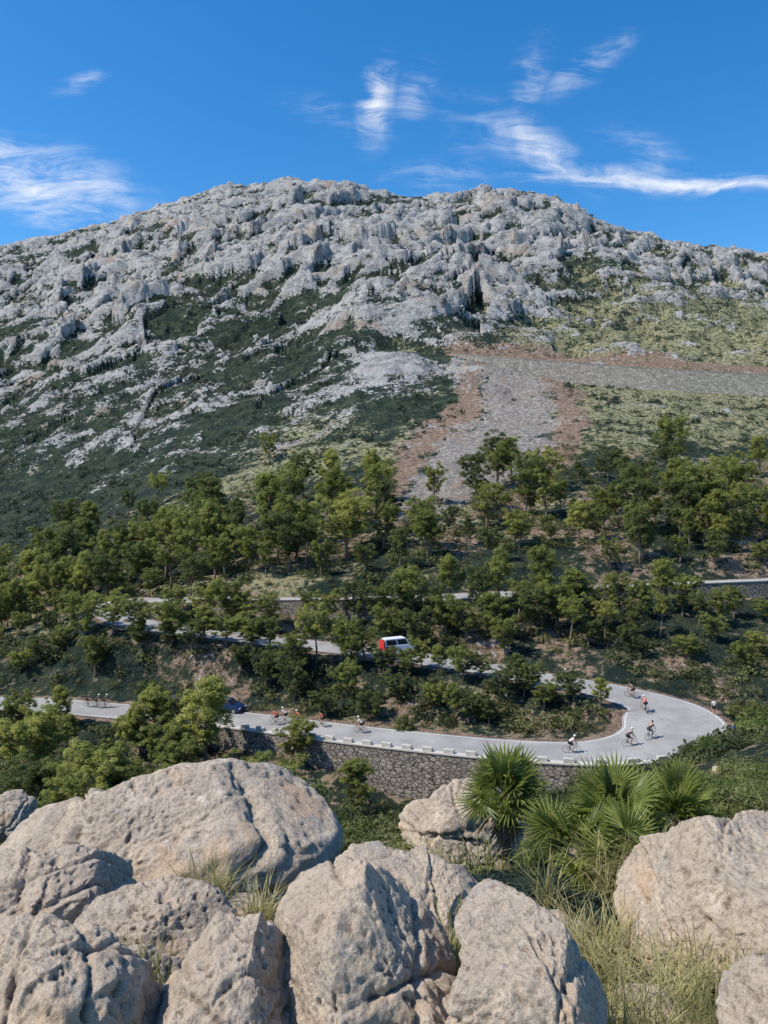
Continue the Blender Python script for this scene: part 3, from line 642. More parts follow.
# ------------------------------------------------------------------ boulders
def ico(n):
    bm = bmesh.new(); bmesh.ops.create_icosphere(bm, subdivisions=n, radius=1); bm.verts.ensure_lookup_table()
    V = np.array([v.co[:] for v in bm.verts]); Fc = np.array([[v.index for v in f.verts] for f in bm.faces]); bm.free(); return V, Fc
ICO = {n: ico(n) for n in (5, 6, 7)}
def boulder(outline, Y, label, dr=1.0, seed=1, n=7, planes=12, name='boulder', flute=1.0, cracks=4, flat=0):
    xs = [a for a, b in outline]; ys = [b for a, b in outline]; cx = (min(xs)+max(xs))/2; cy = (min(ys)+max(ys))/2
    C = np.array(pt(cx, cy, Y)); d = C/np.linalg.norm(C); s = (C[1]*CP-C[2]*SP)/F
    r = np.cross(d, (0, 0, 1)); r /= np.linalg.norm(r); u = np.cross(r, d)
    th = np.array([math.atan2(-(b-cy), a-cx) for a, b in outline]); rr = np.array([math.hypot(a-cx, b-cy)*s for a, b in outline])*1.05
    o = np.argsort(th); th = th[o]; rr = rr[o]
    thp = np.concatenate([th-2*math.pi, th, th+2*math.pi]); rp = np.tile(rr, 3)
    V, Fc = ICO[n]; a, c, b = V[:, 0], V[:, 1], V[:, 2]
    t = np.arctan2(b, a); rad = np.hypot(a, b); Rm = rr.mean()
    Rt = np.interp(t, thp, rp)
    k = (rad**.7)*Rt
    q = (np.outer(k*np.cos(t), r)+np.outer(k*np.sin(t), u)+np.outer(np.sign(c)*np.abs(c)**.8*Rm*dr, d))
    R_ = np.random.RandomState(seed)
    cuts = []
    if flat: cuts += [(np.array([.05, -.55, 1.]), flat), (np.array([-.25, -.75, .75]), flat+.08)]
    for i in range(planes):
        nn = R_.normal(size=3); nn[1] = -abs(nn[1])*.8; nn[2] = abs(nn[2])*.9+.1; cuts.append((nn, R_.uniform(.66, .88)))
    for nn, hq in cuts:
        nn = nn/np.linalg.norm(nn); sup = (q@nn).max(); e = q@nn-sup*hq
        q = q-np.outer(np.where(e > 0, e*.96, 0), nn)
    nrm = q/np.maximum(np.linalg.norm(q, axis=1)[:, None], 1e-4)
    w = q+C; f = 1/Rm; sx = seed*3.7; x, y, z = w[:, 0], w[:, 1], w[:, 2]
    dsp = .075*Rm*fbm(x*1.3*f+sx, y*1.3*f, z*1.3*f, 3)
    A = R_.uniform(.3, 1.2)*R_.choice([-1, 1]); ca_, sa_ = math.cos(A), math.sin(A)
    fx = x*ca_-z*sa_; fz = x*sa_+z*ca_
    g_ = 1-np.abs(pn(fx*4.5+sx, y*2.5, fz*.7))*1.5; dsp = dsp-.026*flute*sst(.84, 1.0, g_)*min(1, Rm/.35)*sst(-.2, .3, pn(x*1.7+3, y*1.7, z*1.7+sx))
    fl = ridged(fx*11+sx, y*5, fz*2.0, 3, .55)-.6; dsp = dsp-.018*flute*fl*min(1, Rm/.35)
    for i in range(cracks):
        cn = R_.normal(size=3)*np.array([1, .5, .6]); cn /= np.linalg.norm(cn); off = R_.uniform(-.45, .45)*Rm
        e = q@cn-off+.04*Rm*2*pn(x*3+i*7+sx, y*3, z*3)+.012*pn(x*14, y*14+i, z*14)
        side = sst(-.5, .2, pn(x*1.6/Rm*.5+i*3, y*1.1, z*1.1+sx))
        dsp = dsp-.07*Rm*flute*side*np.exp(-(e/(.020*Rm+.004))**2)+.02*Rm*np.tanh(e/.02)*(1 if i % 2 else -1)*.8
    dsp = dsp+.024*fbm(x*6.5, y*6.5, z*6.5+sx, 5, .62)*min(1, Rm/.3)+.009*fbm(x*34, y*34, z*34+sx, 3, .65)
    pit = pn(x*15, y*15, z*15+sx); dsp = dsp-.020*sst(.30, .6, pit)*min(1, Rm/.3)
    pit = pn(x*33+5, y*33, z*33+sx); dsp = dsp-.010*sst(.25, .5, pit)
    q = q+nrm*dsp[:, None]
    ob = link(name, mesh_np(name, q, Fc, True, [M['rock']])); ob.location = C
    return tag(ob, label, 'rock')
boulder([(-60,864),(0,832),(30,814),(70,802),(110,795),(150,789),(195,785),(240,788),(285,800),(312,828),(326,862),(326,900),(290,935),(220,945),(140,935),(60,920),(0,905),(-60,890)], 4.6, 'largest boulder, broad and brown topped, at the left behind the others', .8, 33, planes=6, flat=.72)
boulder([(-80,880),(-30,860),(40,862),(95,872),(126,887),(126,915),(104,950),(60,972),(0,972),(-60,950)], 3.4, 'low tan boulder at the left edge in front of the largest boulder', 1.0, 4, flat=.7)
boulder([(78,925),(98,902),(140,890),(185,892),(219,907),(232,930),(222,968),(182,996),(130,996),(88,970)], 3.1, 'smooth grey rounded boulder between the left boulders', .9, 5, planes=5, flute=.5, cracks=1)
boulder([(-90,960),(-30,916),(20,922),(72,946),(116,983),(150,1020),(160,1075),(80,1120),(-40,1120),(-100,1050)], 2.2, 'big pitted boulder filling the bottom left corner', 1.0, 6, flat=.72)
boulder([(142,1010),(178,958),(222,930),(266,938),(298,972),(318,1015),(318,1070),(250,1110),(180,1100),(138,1060)], 2.25, 'pointed grooved boulder at the bottom, second from the left corner', 1.0, 7, flat=.78)
boulder([(264,935),(294,890),(345,867),(394,888),(433,922),(460,975),(478,1020),(480,1090),(400,1140),(306,1120),(288,1060),(280,990)], 2.35, 'tall boulder with orange stained front at the bottom centre', 1.0, 28, cracks=5, flat=.8)
boulder([(334,866),(370,850),(405,853),(454,864),(490,884),(484,925),(478,985),(430,1005),(380,965),(343,910)], 3.1, 'boulder wedged directly behind the bottom centre boulder', .9, 9, flat=.75)
boulder([(464,905),(478,896),(512,903),(546,922),(584,956),(610,1010),(616,1060),(580,1110),(500,1120),(466,1060),(466,980)], 2.2, 'narrow slanting grey slab to the right of the bottom centre boulder', 1.0, 10, flat=.78)
boulder([(608,900),(622,874),(672,852),(720,830),(760,816),(810,814),(850,850),(860,940),(810,985),(720,985),(650,972),(614,932)], 3.4, 'broad grey boulder at the right edge beneath the palms', .9, 11, cracks=2, flat=.78)
boulder([(394,822),(430,802),(460,788),(490,785),(520,800),(520,840),(480,858),(420,848),(396,838)], 7.4, 'pale flat topped rock left of the left palm', 1.0, 13, 6)
boulder([(226,905),(245,896),(265,905),(268,922),(245,930),(228,922)], 3.5, 'small pale stone beside the grass tuft', .9, 14, 6, 4, 'stone', .4, 0)
boulder([(92,985),(118,956),(162,963),(190,985),(172,1014),(120,1018),(94,1005)], 2.75, 'small wedged slab between the grey boulder and the bottom boulders', .9, 15, 6, 6, 'stone', 1, 1)
boulder([(728,1000),(745,978),(790,970),(830,1010),(820,1080),(750,1080),(730,1040)], 2.2, 'stone cut off by the bottom right corner', .9, 16, 6)
boulder([(-20,812),(0,798),(22,795),(35,808),(30,828),(0,838),(-20,830)], 6.5, 'small pale rock at the left edge above the largest boulder', .9, 17, 6)
for k, (px, w, h, Y, lab) in enumerate([(742,34,18,10,'pale stone above the right hand boulder'),(762,30,16,24,'pale rock at the right edge under the hairpin'),(722,22,11,36,'small rock on the slope left of the right edge rocks'),
   (640,24,12,20,'small rock behind the big palm'),(335,40,24,4.2,'small stone in the gap right of the largest boulder'),(300,30,20,3.7,'little stone beneath the corner of the largest boulder'),
   (762,30,14,6,'stone resting behind the right hand boulder'),(455,20,9,60,'rock at the foot of the retaining wall'),(560,70,40,3.6,'low stone in the grass left of the right hand boulder'),(650,90,46,2.8,'half buried stone in the grass at the lower right')]):
    gx_ = (px-384)/F*Y; py = float(proj(gx_, Y, H1(gx_, Y))[1])-h*.3
    boulder([(px+w*math.cos(t)*.5*(1+.2*math.sin(3*t+k)), py-h*.5*math.sin(t)*(1+.15*math.cos(2*t+k))) for t in np.arange(0, 6.28, .6)], Y, lab, .9, 40+k, 6 if Y < 5 else 5, 5, 'stone', .3, 0)
# ------------------------------------------------------------------ palms
def frond_mesh(seed, mat, L=.36, pet=.3, ns=17, spread=1.9):
    r = random.Random(seed); mb = MB()
    pts = [Vector((pet*t, 0, -.05*pet*t*t)) for t in (0, .35, .7, 1)]; mb.tube(pts, [.006, .005, .0045, .004], 5)
    o = pts[-1]
    for k in range(ns):
        a = -spread+2*spread*k/(ns-1); l = L*(1-.22*(abs(a)/spread)**2)*r.uniform(.92, 1.06)
        d = Vector((math.cos(a), math.sin(a), 0)); sd = Vector((-d.y, d.x, 0)); dr = r.uniform(-.02, .16)
        V = []
        for t, w in ((0.0, .0025), (.25, .008), (.5, .0105), (.78, .0065), (1, .0006)):
            c = o+d*l*t+Vector((0, 0, -dr*l*t*t+.10*l*(t if t < .4 else .4)*abs(math.sin(a))))
            V += [c-sd*w+Vector((0, 0, w*.6)), c-Vector((0, 0, w*.3)), c+sd*w+Vector((0, 0, w*.6))]
        mb.add(V, [(i*3+j, i*3+j+1, (i+1)*3+j+1, (i+1)*3+j) for i in range(4) for j in range(2)])
    o_ = mb.build('frond', mat); m = o_.data; bpy.data.objects.remove(o_); return m
FM = [frond_mesh(50+i, M['palm'], .23+.015*i, .17+.05*(i % 3), 18+i % 3, 1.6+.1*i) for i in range(5)]; FD = frond_mesh(60, M['palm_dead'], .22, .2, 12, 1.0)
def palm(crowns, label, seed):
    r = random.Random(seed); base = crowns[0][0]; root = empty('fan_palm', tuple(base)); tag(root, label, 'palm')
    for (p, nfr, sc, hgt) in crowns:
        g = p-base; tb = MB(); n = 13
        tb.tube([g+Vector((.02*math.sin(i*2), 0, hgt*i/(n-1)-.15)) for i in range(n)], [.05+.02*(i % 2) for i in range(n)], 9); tb.build('trunk', M['bark'], root, False)
        for k in range(nfr):
            e = math.radians(r.uniform(-20, 80)) if k > nfr*.18 else math.radians(r.uniform(-80, -40)); az = k*2.399+r.uniform(-.3, .3)
            dead = k <= nfr*.18
            f = link('frond', FD if dead else FM[k % 5], root); f.location = g+Vector((0, 0, hgt-.17+r.uniform(-.05, .04)))
            s = sc*r.uniform(.75, 1.15); f.scale = (s, s, s); f.rotation_euler = Euler((r.uniform(-.9, .9), -e, az), 'XYZ')
            if dead: f['label'] = 'dry brown hanging frond'
def crown_at(px, py, Y, n, sc):
    p = pt(px, py, Y); g = H1(p.x, p.y); return (Vector((p.x, p.y, g)), n, sc, max(.15, p.z-g+.15))
palm([crown_at(505,794,5.7,52,.84)], 'tall narrow fan palm standing left of the wide palm clump', 1)
palm([crown_at(614,818,4.8,46,.86), crown_at(578,848,4.5,30,.72), crown_at(632,856,4.3,18,.66)], 'wide spiky fan palm clump above the grass, centre right', 2)
palm([crown_at(676,818,5.2,44,.84)], 'fan palm at the right behind the wide clump', 3)
# ------------------------------------------------------------------ grass
def blades(C, n, L, W, seed, spread=.12, lean=.5):
    r = np.random.RandomState(seed); k = len(C)*n; c = np.repeat(C, n, 0)+np.concatenate([r.normal(size=(k, 2))*spread, np.zeros((k, 1))], 1)
    az = r.uniform(0, 6.28, k); d = np.stack([np.cos(az), np.sin(az), 0*az], -1); sd = np.stack([-np.sin(az), np.cos(az), 0*az], -1)
    l = L*r.uniform(.45, 1.25, k)[:, None]; le = lean*r.uniform(.1, 1.3, k)[:, None]
    V = []
    for t, w in ((0, 1), (.35, .9), (.7, .6), (1, .08)):
        p = c+np.array([0, 0, 1])*l*(t-.35*le*t*t*t)+d*l*le*t*t
        V += [p-sd*W*w, p+sd*W*w]
    V = np.stack(V, 1); b = np.arange(k)*8
    Fc = np.concatenate([np.stack([b+i*2, b+i*2+1, b+i*2+3, b+i*2+2], -1) for i in range(3)])
    return V.reshape(-1, 3), Fc
r = np.random.RandomState(77)
def gpts(n, ya, yb, pa, pb, thr):
    o = []
    while len(o) < n:
        Y = r.uniform(ya, yb); px = r.uniform(pa, pb); x = (px-384)/F*Y
        if float(fbm(np.array([x*2.2]), np.array([Y*2.2]), np.array([3.]), 2)[0]) > thr: o.append((x, Y))
    o = np.array(o); return np.concatenate([o, H(o[:, 0], o[:, 1])[:, None]-.03], 1)
V, Fc = blades(gpts(105, 2.3, 4.3, 540, 800, .03), 26, .34, .0032, 5, .03, 1.0)
tag(link('dry_grass', mesh_np('dry_grass', V, Fc, False, [M['grass']])), 'long straw coloured grass between the palms and the bottom right corner', 'grass', kind='stuff')
V, Fc = blades(gpts(300, 4.5, 24, 330, 850, .08), 22, .3, .005, 6, .1, .8)
tag(link('slope_grass', mesh_np('slope_grass', V, Fc, False, [M['grass_green']])), 'green grass on the slope behind the boulders', 'grass', kind='stuff')
for px, py, Y, n, L, s, lab in [(210,915,3.55,260,.26,.055,'thick tuft of green and straw grass in front of the largest boulder'),(262,935,3.3,150,.24,.04,'straw coloured grass tuft right of the thick tuft'),(300,1000,2.4,60,.2,.03,'thin grass tuft between the two bottom boulders'),
                          (140,1000,2.6,80,.2,.04,'thin grass wisp beside the wedged slab'),(455,985,2.7,120,.3,.035,'grass growing in the dark crack right of the centre boulder'),(640,1000,2.5,220,.42,.05,'long bright grass tuft right of the narrow slab'),(715,1010,2.4,160,.4,.05,'straw grass tuft beside the bottom right stone')]:
    p = pt(px, py, Y); V, Fc = blades(np.array([[0, 0, 0.]]), n, L, .0026, int(px), s, .8)
    if px > 600: p.z = H1(p.x, p.y)
    o = link('grass_tuft', mesh_np('grass_tuft', V, Fc, False, [M['grass'] if n > 100 else M['grass_green']])); o.location = p; tag(o, lab, 'grass tuft')
# ------------------------------------------------------------------ bicycles and riders
def wheel(c, parent):
    ring = MB(); P_ = [(c[0]+.33*math.cos(t), 0, c[2]+.33*math.sin(t)) for t in np.linspace(0, 2*math.pi, 25)]
    ring.tube(P_, .018, 6, False); w = ring.build('wheel', M['rubber'], parent, True)
    sp_ = MB()
    for k in range(10):
        t = k*math.pi/5; sp_.tube([(c[0], 0, c[2]), (c[0]+.32*math.cos(t), 0, c[2]+.32*math.sin(t))], .003, 4)
    sp_.tube([(c[0], -.05, c[2]), (c[0], .05, c[2])], .02, 8); sp_.build('spokes', M['steel'], w)
def make_bike():
    root = empty('bicycle', (0, 0, 0)); wheel((-.45, 0, .35), root); wheel((.57, 0, .35), root)
    f = MB(); BB = (0, 0, .28); ST = (-.15, 0, .78); HT = (.4, 0, .82); HB = (.45, 0, .68)
    for a, b in ((BB, ST), (BB, HB), (ST, HT), (HT, HB)): f.tube([a, b], .019, 6)
    for s in (-.06, .06):
        f.tube([(-.45, s, .35), (0, s*.6, .28)], .01, 5); f.tube([(-.45, s, .35), (-.15, s*.4, .76)], .01, 5); f.tube([(.46, s*.6, .7), (.57, s, .35)], .012, 5)
    f.tube([ST, (-.19, 0, .93)], .014, 6); f.build('frame', M['grey'], root)
    h = MB(); h.tube([(.4, 0, .82), (.39, 0, .92), (.47, 0, .94)], .013, 6); h.tube([(.47, -.21, .94), (.47, .21, .94)], .013, 6)
    for s in (-.21, .21): h.tube([(.47, s, .94), (.56, s, .93), (.57, s, .86), (.5, s, .81)], .013, 6)
    h.build('handlebar', M['black'], root)
    s = MB(); s.tube([(-.32, 0, .95), (-.22, 0, .96), (-.05, 0, .955)], [.07, .05, .02], 8); s.build('saddle', M['black'], root, True)
    c = MB(); c.tube([(0, -.07, .28), (0, .07, .28)], .04, 10); c.tube([(0, -.08, .28), (.14, -.1, .19)], .012, 5); c.tube([(0, .08, .28), (-.14, .1, .37)], .012, 5)
    c.box((.14, -.14, .185), (.045, .04, .01)); c.box((-.14, .14, .365), (.045, .04, .01)); c.build('crank', M['steel'], root)
    return root
def skin_mesh(name, verts, edges, rad, mat, root=0, lv=2):
    me_ = bpy.data.meshes.new(name); me_.from_pydata(verts, edges, []); o = bpy.data.objects.new(name, me_); COL.objects.link(o)
    md = o.modifiers.new('s', 'SKIN'); sv = me_.skin_vertices[0].data
    for i, rr in enumerate(rad): sv[i].radius = (rr, rr) if not hasattr(rr, '__len__') else rr
    sv[root].use_root = True; md.use_smooth_shade = True
    s = o.modifiers.new('d', 'SUBSURF'); s.levels = lv
    dg = bpy.context.evaluated_depsgraph_get(); dg.update(); res = bpy.data.meshes.new_from_object(o.evaluated_get(dg))
    bpy.data.objects.remove(o); res.name = name; res.materials.clear(); res.materials.append(mat); return res
def figure(J, fingers=True):
    V = []; E = []; R = []; ix = {}
    def a(k, p, r, par=None):
        ix[k] = len(V); V.append(tuple(p)); R.append(r)
        if par: E.append((ix[par], ix[k]))
    a('pel', J['pel'], .13); mid = tuple((Vector(J['pel'])+Vector(J['chest']))/2)
    a('mid', mid, .125, 'pel'); a('chest', J['chest'], .14, 'mid'); a('neck', J['neck'], .055, 'chest'); a('hd0', J['head0'], .07, 'neck'); a('hd1', J['head1'], .095, 'hd0'); a('hd2', J['head2'], .07, 'hd1')
    a('nose', Vector(J['head1'])+Vector(J['face'])*.1-Vector((0,0,.02)), .018, 'hd1')
    for s, sy in (('L', 1), ('R', -1)):
        a('sh'+s, J['sh'+s], .06, 'chest'); a('el'+s, J['el'+s], .042, 'sh'+s); a('wr'+s, J['wr'+s], .028, 'el'+s); a('ha'+s, J['ha'+s], .034, 'wr'+s)
        h = Vector(J['ha'+s]); dv = (h-Vector(J['wr'+s])).normalized()
        for f in range(4):
            o = Vector((0, sy*(.024-.016*f), 0)); p1 = h+dv*.05+o; p2 = p1+(dv*.3+Vector((0, 0, -1))*.8).normalized()*(.035-.004*abs(f-1))
            a('f1%d%s' % (f, s), p1, .009, 'ha'+s); a('f2%d%s' % (f, s), p2, .008, 'f1%d%s' % (f, s))
        a('th'+s, h+Vector((.02, -sy*.045, -.005)), .01, 'ha'+s)
        a('hip'+s, J['hip'+s], .095, 'pel'); a('kn'+s, J['kn'+s], .058, 'hip'+s); a('ca'+s, (Vector(J['kn'+s])*.65+Vector(J['an'+s])*.35), .055, 'kn'+s); a('an'+s, J['an'+s], .036, 'ca'+s); a('to'+s, J['to'+s], .035, 'an'+s)
    body = skin_mesh('body', V, E, R, M['skin'])
    V = []; E = []; R = []; ix.clear()
    a('pel', J['pel'], .142); a('mid', mid, .14, 'pel'); a('chest', J['chest'], .155, 'mid'); a('nk', Vector(J['chest'])*.35+Vector(J['neck'])*.65, .068, 'chest')
    for s in 'LR': a('sh'+s, J['sh'+s], .073, 'chest'); a('el'+s, Vector(J['sh'+s])*.35+Vector(J['el'+s])*.65, .058, 'sh'+s)
    jersey = skin_mesh('jersey', V, E, R, M['red'])
    V = []; E = []; R = []; ix.clear()
    a('pel', J['pel'], .146)
    for s in 'LR': a('hip'+s, J['hip'+s], .108, 'pel'); a('kn'+s, Vector(J['hip'+s])*.25+Vector(J['kn'+s])*.75, .078, 'hip'+s)
    shorts = skin_mesh('shorts', V, E, R, M['black'])
    return body, jersey, shorts
JR = dict(pel=(-.17,0,1.05), chest=(.13,0,1.36), neck=(.24,0,1.46), head0=(.29,0,1.53), head1=(.33,0,1.62), head2=(.31,0,1.70), face=(1,0,-.2),
 shL=(.18,.19,1.41), elL=(.3,.24,1.18), wrL=(.48,.21,1.0), haL=(.54,.21,.965), shR=(.18,-.19,1.41), elR=(.3,-.24,1.18), wrR=(.48,-.21,1.0), haR=(.54,-.21,.965),
 hipL=(-.14,.1,1.0), knL=(.24,.12,.88), anL=(-.16,.14,.47), toL=(-.03,.14,.4), hipR=(-.14,-.1,1.0), knR=(.26,-.12,.68), anR=(.1,-.14,.29), toR=(.24,-.14,.22))
JW = dict(pel=(0,0,.98), chest=(0,0,1.33), neck=(0,0,1.5), head0=(.01,0,1.56), head1=(.02,0,1.65), head2=(.01,0,1.73), face=(1,0,0),
 shL=(0,.19,1.43), elL=(-.03,.25,1.15), wrL=(.05,.26,.9), haL=(.07,.26,.83), shR=(0,-.19,1.43), elR=(-.03,-.25,1.15), wrR=(.05,-.26,.9), haR=(.07,-.26,.83),
 hipL=(0,.1,.93), knL=(.05,.11,.5), anL=(-.02,.12,.09), toL=(.14,.13,.04), hipR=(0,-.1,.93), knR=(.04,-.11,.5), anR=(.06,-.12,.09), toR=(.22,-.13,.04))
def add_person(J, helmet):
    root = empty('person', (0, 0, 0)); b, j, s = figure(J); link('body', b, root); link('jersey', j, root); link('shorts', s, root)
    h = MB(); hp = Vector(J['head1'])+Vector((-.01, 0, .045)); V, Fc = ICO[5]; sel = V[:, 2] > -.05
    fm = [tuple(f) for f in Fc if sel[f].all()]; h.add([hp+Vector((v[0]*.135, v[1]*.105, v[2]*.1)) for v in V], fm)
    hm = h.build('helmet' if helmet else 'hair', M['white'] if helmet else M['black'], root, True)
    g = MB(); fp = Vector(J['head1'])+Vector((.085, 0, .012)); g.box(fp, (.02, .07, .018)); g.build('sunglasses', M['glass'], root)
    sh = MB()
    for q in 'LR': sh.tube([Vector(J['an'+q])+Vector((-.05, 0, -.03)), Vector(J['to'+q])+Vector((.05, 0, -.005))], [.045, .038], 8)
    sh.build('shoes', M['black'], root, True)
    return root
bike0 = make_bike(); rider0 = add_person(JR, True)
def ground_on_road(px, py, rng):
    z = PA[rng[0]*K, 2]
    for k in range(4):
        u, v = uv(px, py); Y = z/v; x = u*Y; sl = slice(rng[0]*K, rng[1]*K)
        j = ((PA[sl, 0]-x)**2+(PA[sl, 1]-Y)**2).argmin()+rng[0]*K; z = PA[j, 2]
    return x, Y, z, j
RID = [(645,712,(13,16),1,'red','cyclist in red at the top of the hairpin bend'),(650,739,(10,13),1,'black','cyclist in black rounding the middle of the hairpin'),(629,746,(10,12),1,'black','cyclist in dark kit at the hairpin front edge'),
 (571,753,(9,11),1,'white','cyclist in white beside the parapet right end'),(276,725,(4,7),-1,'red','leftmost cyclist of the lower road group of four'),(285,723,(4,7),-1,'white','second cyclist of the lower road group of four'),
 (299,726,(4,7),-1,'red','third cyclist of the lower road group of four'),(322,727,(5,8),-1,'red','rightmost cyclist of the lower road group of four'),(361,733,(6,8),-1,'white','lone cyclist in white on the lower road'),
 (568,684,(15,18),1,'blue','cyclist in blue on the middle road'),(88,707,(2,4),1,'black','left of three dark cyclists at far left'),(97,708,(2,4),1,'navy','middle of three dark cyclists at far left'),
 (105,708,(2,4),1,'black','right of three dark cyclists at far left'),(632,698,(14,16),1,'grey','cyclist in grey at the hairpin back edge')]
for q, (px, py, rng, dr, colr, lab) in enumerate(RID):
    x, Y, z, j = ground_on_road(px, py, rng); an = math.atan2(TA[j, 1], TA[j, 0])+(0 if dr > 0 else math.pi)
    b = bike0 if q == 0 else copy_tree(bike0); p = rider0 if q == 0 else copy_tree(rider0)
    for o in (b, p): o.location = (x, Y, z+.01); o.rotation_euler = (0, 0, an)
    for ch in p.children:
        if ch.name.startswith('jersey'): slotmat(ch, M[colr])
        if ch.name.startswith('helmet') and q % 3 == 1: slotmat(ch, M['black'])
    tag(b, 'road bicycle under the '+lab, 'bicycle', 'bicycles on the road'); tag(p, lab, 'person', 'cyclists on the road')
w0 = add_person(JW, False)
for q, (px, py, Y, lab) in enumerate([(733,742,62,'person in blue top standing on the slope right of the hairpin'),(714,712,79,'person in a light top standing at the outer edge of the hairpin')]):
    w = w0 if q == 0 else copy_tree(w0); p = pt(px, py, Y); w.location = (p.x, p.y, H1(p.x, p.y)); w.rotation_euler = (0, 0, 2.6-q); tag(w, lab, 'person')
    for ch in w.children:
        if ch.name.startswith('jersey'): slotmat(ch, M['blue'] if q == 0 else M['white'])
# ------------------------------------------------------------------ vehicles
def vehicle(prof, cabin, W, L, wr, wx, paint, name):
    root = empty(name, (0, 0, 0))
    def ext(pr, w0, w1, nm, mat, bev=0, par=root):
        m = MB(); n = len(pr); zmin = min(p[1] for p in pr); zmax = max(p[1] for p in pr)
        V = []
        for s in (-1, 1):
            for (x, z) in pr: t = (z-zmin)/(zmax-zmin); V.append((x, s*(w0+(w1-w0)*t), z))
        m.add(V, [tuple(range(n-1, -1, -1)), tuple(range(n, 2*n))]+[(i, (i+1) % n, n+(i+1) % n, n+i) for i in range(n)])
        return m.build(nm, mat, par, False, bev)
    body = ext(prof, W/2, W/2*.96, 'body', paint, .05)
    cab = ext(cabin, W/2*.93, W/2*.78, 'roof', paint, .03)
    (xa, za), (xb, zb), (xc, zc), (xd, zd) = cabin
    def lerp(a, b, t): return a+(b-a)*t
    for s in (-1, 1):
        for (t0, t1) in ((.07, .48), (.53, .93)):
            m = MB(); V = []
            for (t, h) in ((t0, .15), (t1, .15), (t1, .85), (t0, .85)):
                x = lerp(lerp(xa, xd, t), lerp(xb, xc, t), h); z = lerp(lerp(za, zd, t), lerp(zb, zc, t), h); w = lerp(W/2*.93, W/2*.78, h)+.006
                V.append((x, s*w, z))
            m.add(V, [(0, 1, 2, 3)]); m.build('side_window', M['glass'], root)
    for nm, (x0, z0), (x1, z1), dx in (('rear_window', (xa, za), (xb, zb), -.008), ('windscreen', (xd, zd), (xc, zc), .008)):
        m = MB(); V = []
        for (h, sy) in ((.12, -1), (.12, 1), (.88, 1), (.88, -1)): V.append((lerp(x0, x1, h)+dx, sy*(lerp(W/2*.93, W/2*.78, h)-.08), lerp(z0, z1, h)+.004))
        m.add(V, [(0, 1, 2, 3)]); m.build(nm, M['glass'], root)
    for x in wx:
        for s in (-1, 1):
            t = MB(); t.tube([(x, s*(W/2-.2), wr), (x, s*(W/2+.01), wr)], wr, 18); w = t.build('wheel', M['rubber'], root)
            t = MB(); t.tube([(x, s*(W/2+.0), wr), (x, s*(W/2+.02), wr)], wr*.6, 12); t.build('rim', M['steel'], w)
    for s in (-1, 1):
        m = MB(); m.box((max(p[0] for p in prof)-.02, s*W*.36, .68), (.03, .16, .07)); m.build('headlight', M['white'], root)
        m = MB(); m.box((min(p[0] for p in prof)+.02, s*W*.38, .78), (.03, .12, .08)); m.build('tail_light', M['red'], root)
    return root
carp = [(-2.0,.25),(-2.05,.6),(-1.98,.92),(1.0,.95),(1.85,.78),(2.05,.55),(2.0,.25)]; carc = [(-1.95,.9),(-1.5,1.45),(.25,1.45),(1.05,.93)]
c1 = vehicle(carp, carc, 1.75, 4.1, .32, (-1.3, 1.3), M['navy'], 'parked_car'); c2 = copy_tree(c1)
for ch in c2.children:
    if ch.name.startswith(('body', 'roof')): slotmat(ch, M['grey'])
for c, px, py, lab in ((c1, 228, 711, 'dark blue car on the lower road left of the group of four cyclists'), (c2, 181, 709, 'dark grey car behind the blue car on the lower road')):
    x, Y, z, j = ground_on_road(px, py, (3, 6)); c.location = (x, Y, z+.005); c.rotation_euler = (0, 0, math.atan2(TA[j, 1], TA[j, 0])); tag(c, lab, 'car')
vanp = [(-2.6,.3),(-2.65,.9),(-2.6,1.5),(1.5,1.5),(2.3,1.1),(2.6,.85),(2.62,.3)]; vanc = [(-2.6,1.45),(-2.5,2.5),(.9,2.5),(1.75,1.45)]
v = vehicle(vanp, vanc, 2.0, 5.2, .36, (-1.7, 1.6), M['white'], 'delivery_van')
for s in (-1, 1):
    m = MB(); m.box((-1.7, s*1.003, .95), (.85, .012, .5)); m.build('red_panel', M['red'], v)
m = MB(); m.box((-2.66, 0, 1.35), (.02, .9, .95)); m.build('rear_door', M['red'], v)
x, Y, z, j = ground_on_road(398, 654, (18, 22)); v.location = (x, Y, z+.005); v.rotation_euler = (0, 0, math.atan2(TA[j, 1], TA[j, 0])+math.pi+.8); v.scale = (.86, .86, .86)
tag(v, 'white van with red rear door on the middle road among the pines', 'van')
# ------------------------------------------------------------------ light, sky, camera
SUN_AZ = math.radians(-107); SUN_EL = math.radians(52)
sd = Vector((math.sin(SUN_AZ)*math.cos(SUN_EL), math.cos(SUN_AZ)*math.cos(SUN_EL), math.sin(SUN_EL)))
L = bpy.data.lights.new('sun', 'SUN'); L.energy = 5.0; L.angle = math.radians(.5); L.color = (1, .95, .85)
so = bpy.data.objects.new('sun', L); COL.objects.link(so); so.rotation_euler = (-sd).to_track_quat('-Z', 'Y').to_euler()
W = bpy.data.worlds.new('World'); SC.world = W; W.use_nodes = True; nt = W.node_tree; nt.nodes.clear(); n = N(nt)
sky = n('ShaderNodeTexSky', sky_type='NISHITA'); sky.sun_disc = False; sky.sun_elevation = SUN_EL; sky.sun_rotation = SUN_AZ; sky.altitude = 300; sky.air_density = 1.0; sky.dust_density = .6; sky.ozone_density = 3.5
tc = n('ShaderNodeTexCoord'); sp_ = n('ShaderNodeSeparateXYZ', {0: tc.outputs['Generated']})
yy = n.math('MAXIMUM', sp_.outputs[1], .05); uu = n.math('DIVIDE', sp_.outputs[0], yy); vv = n.math('DIVIDE', sp_.outputs[2], yy)
vec = n('ShaderNodeCombineXYZ', {0: uu, 1: vv, 2: 0.0}).outputs[0]
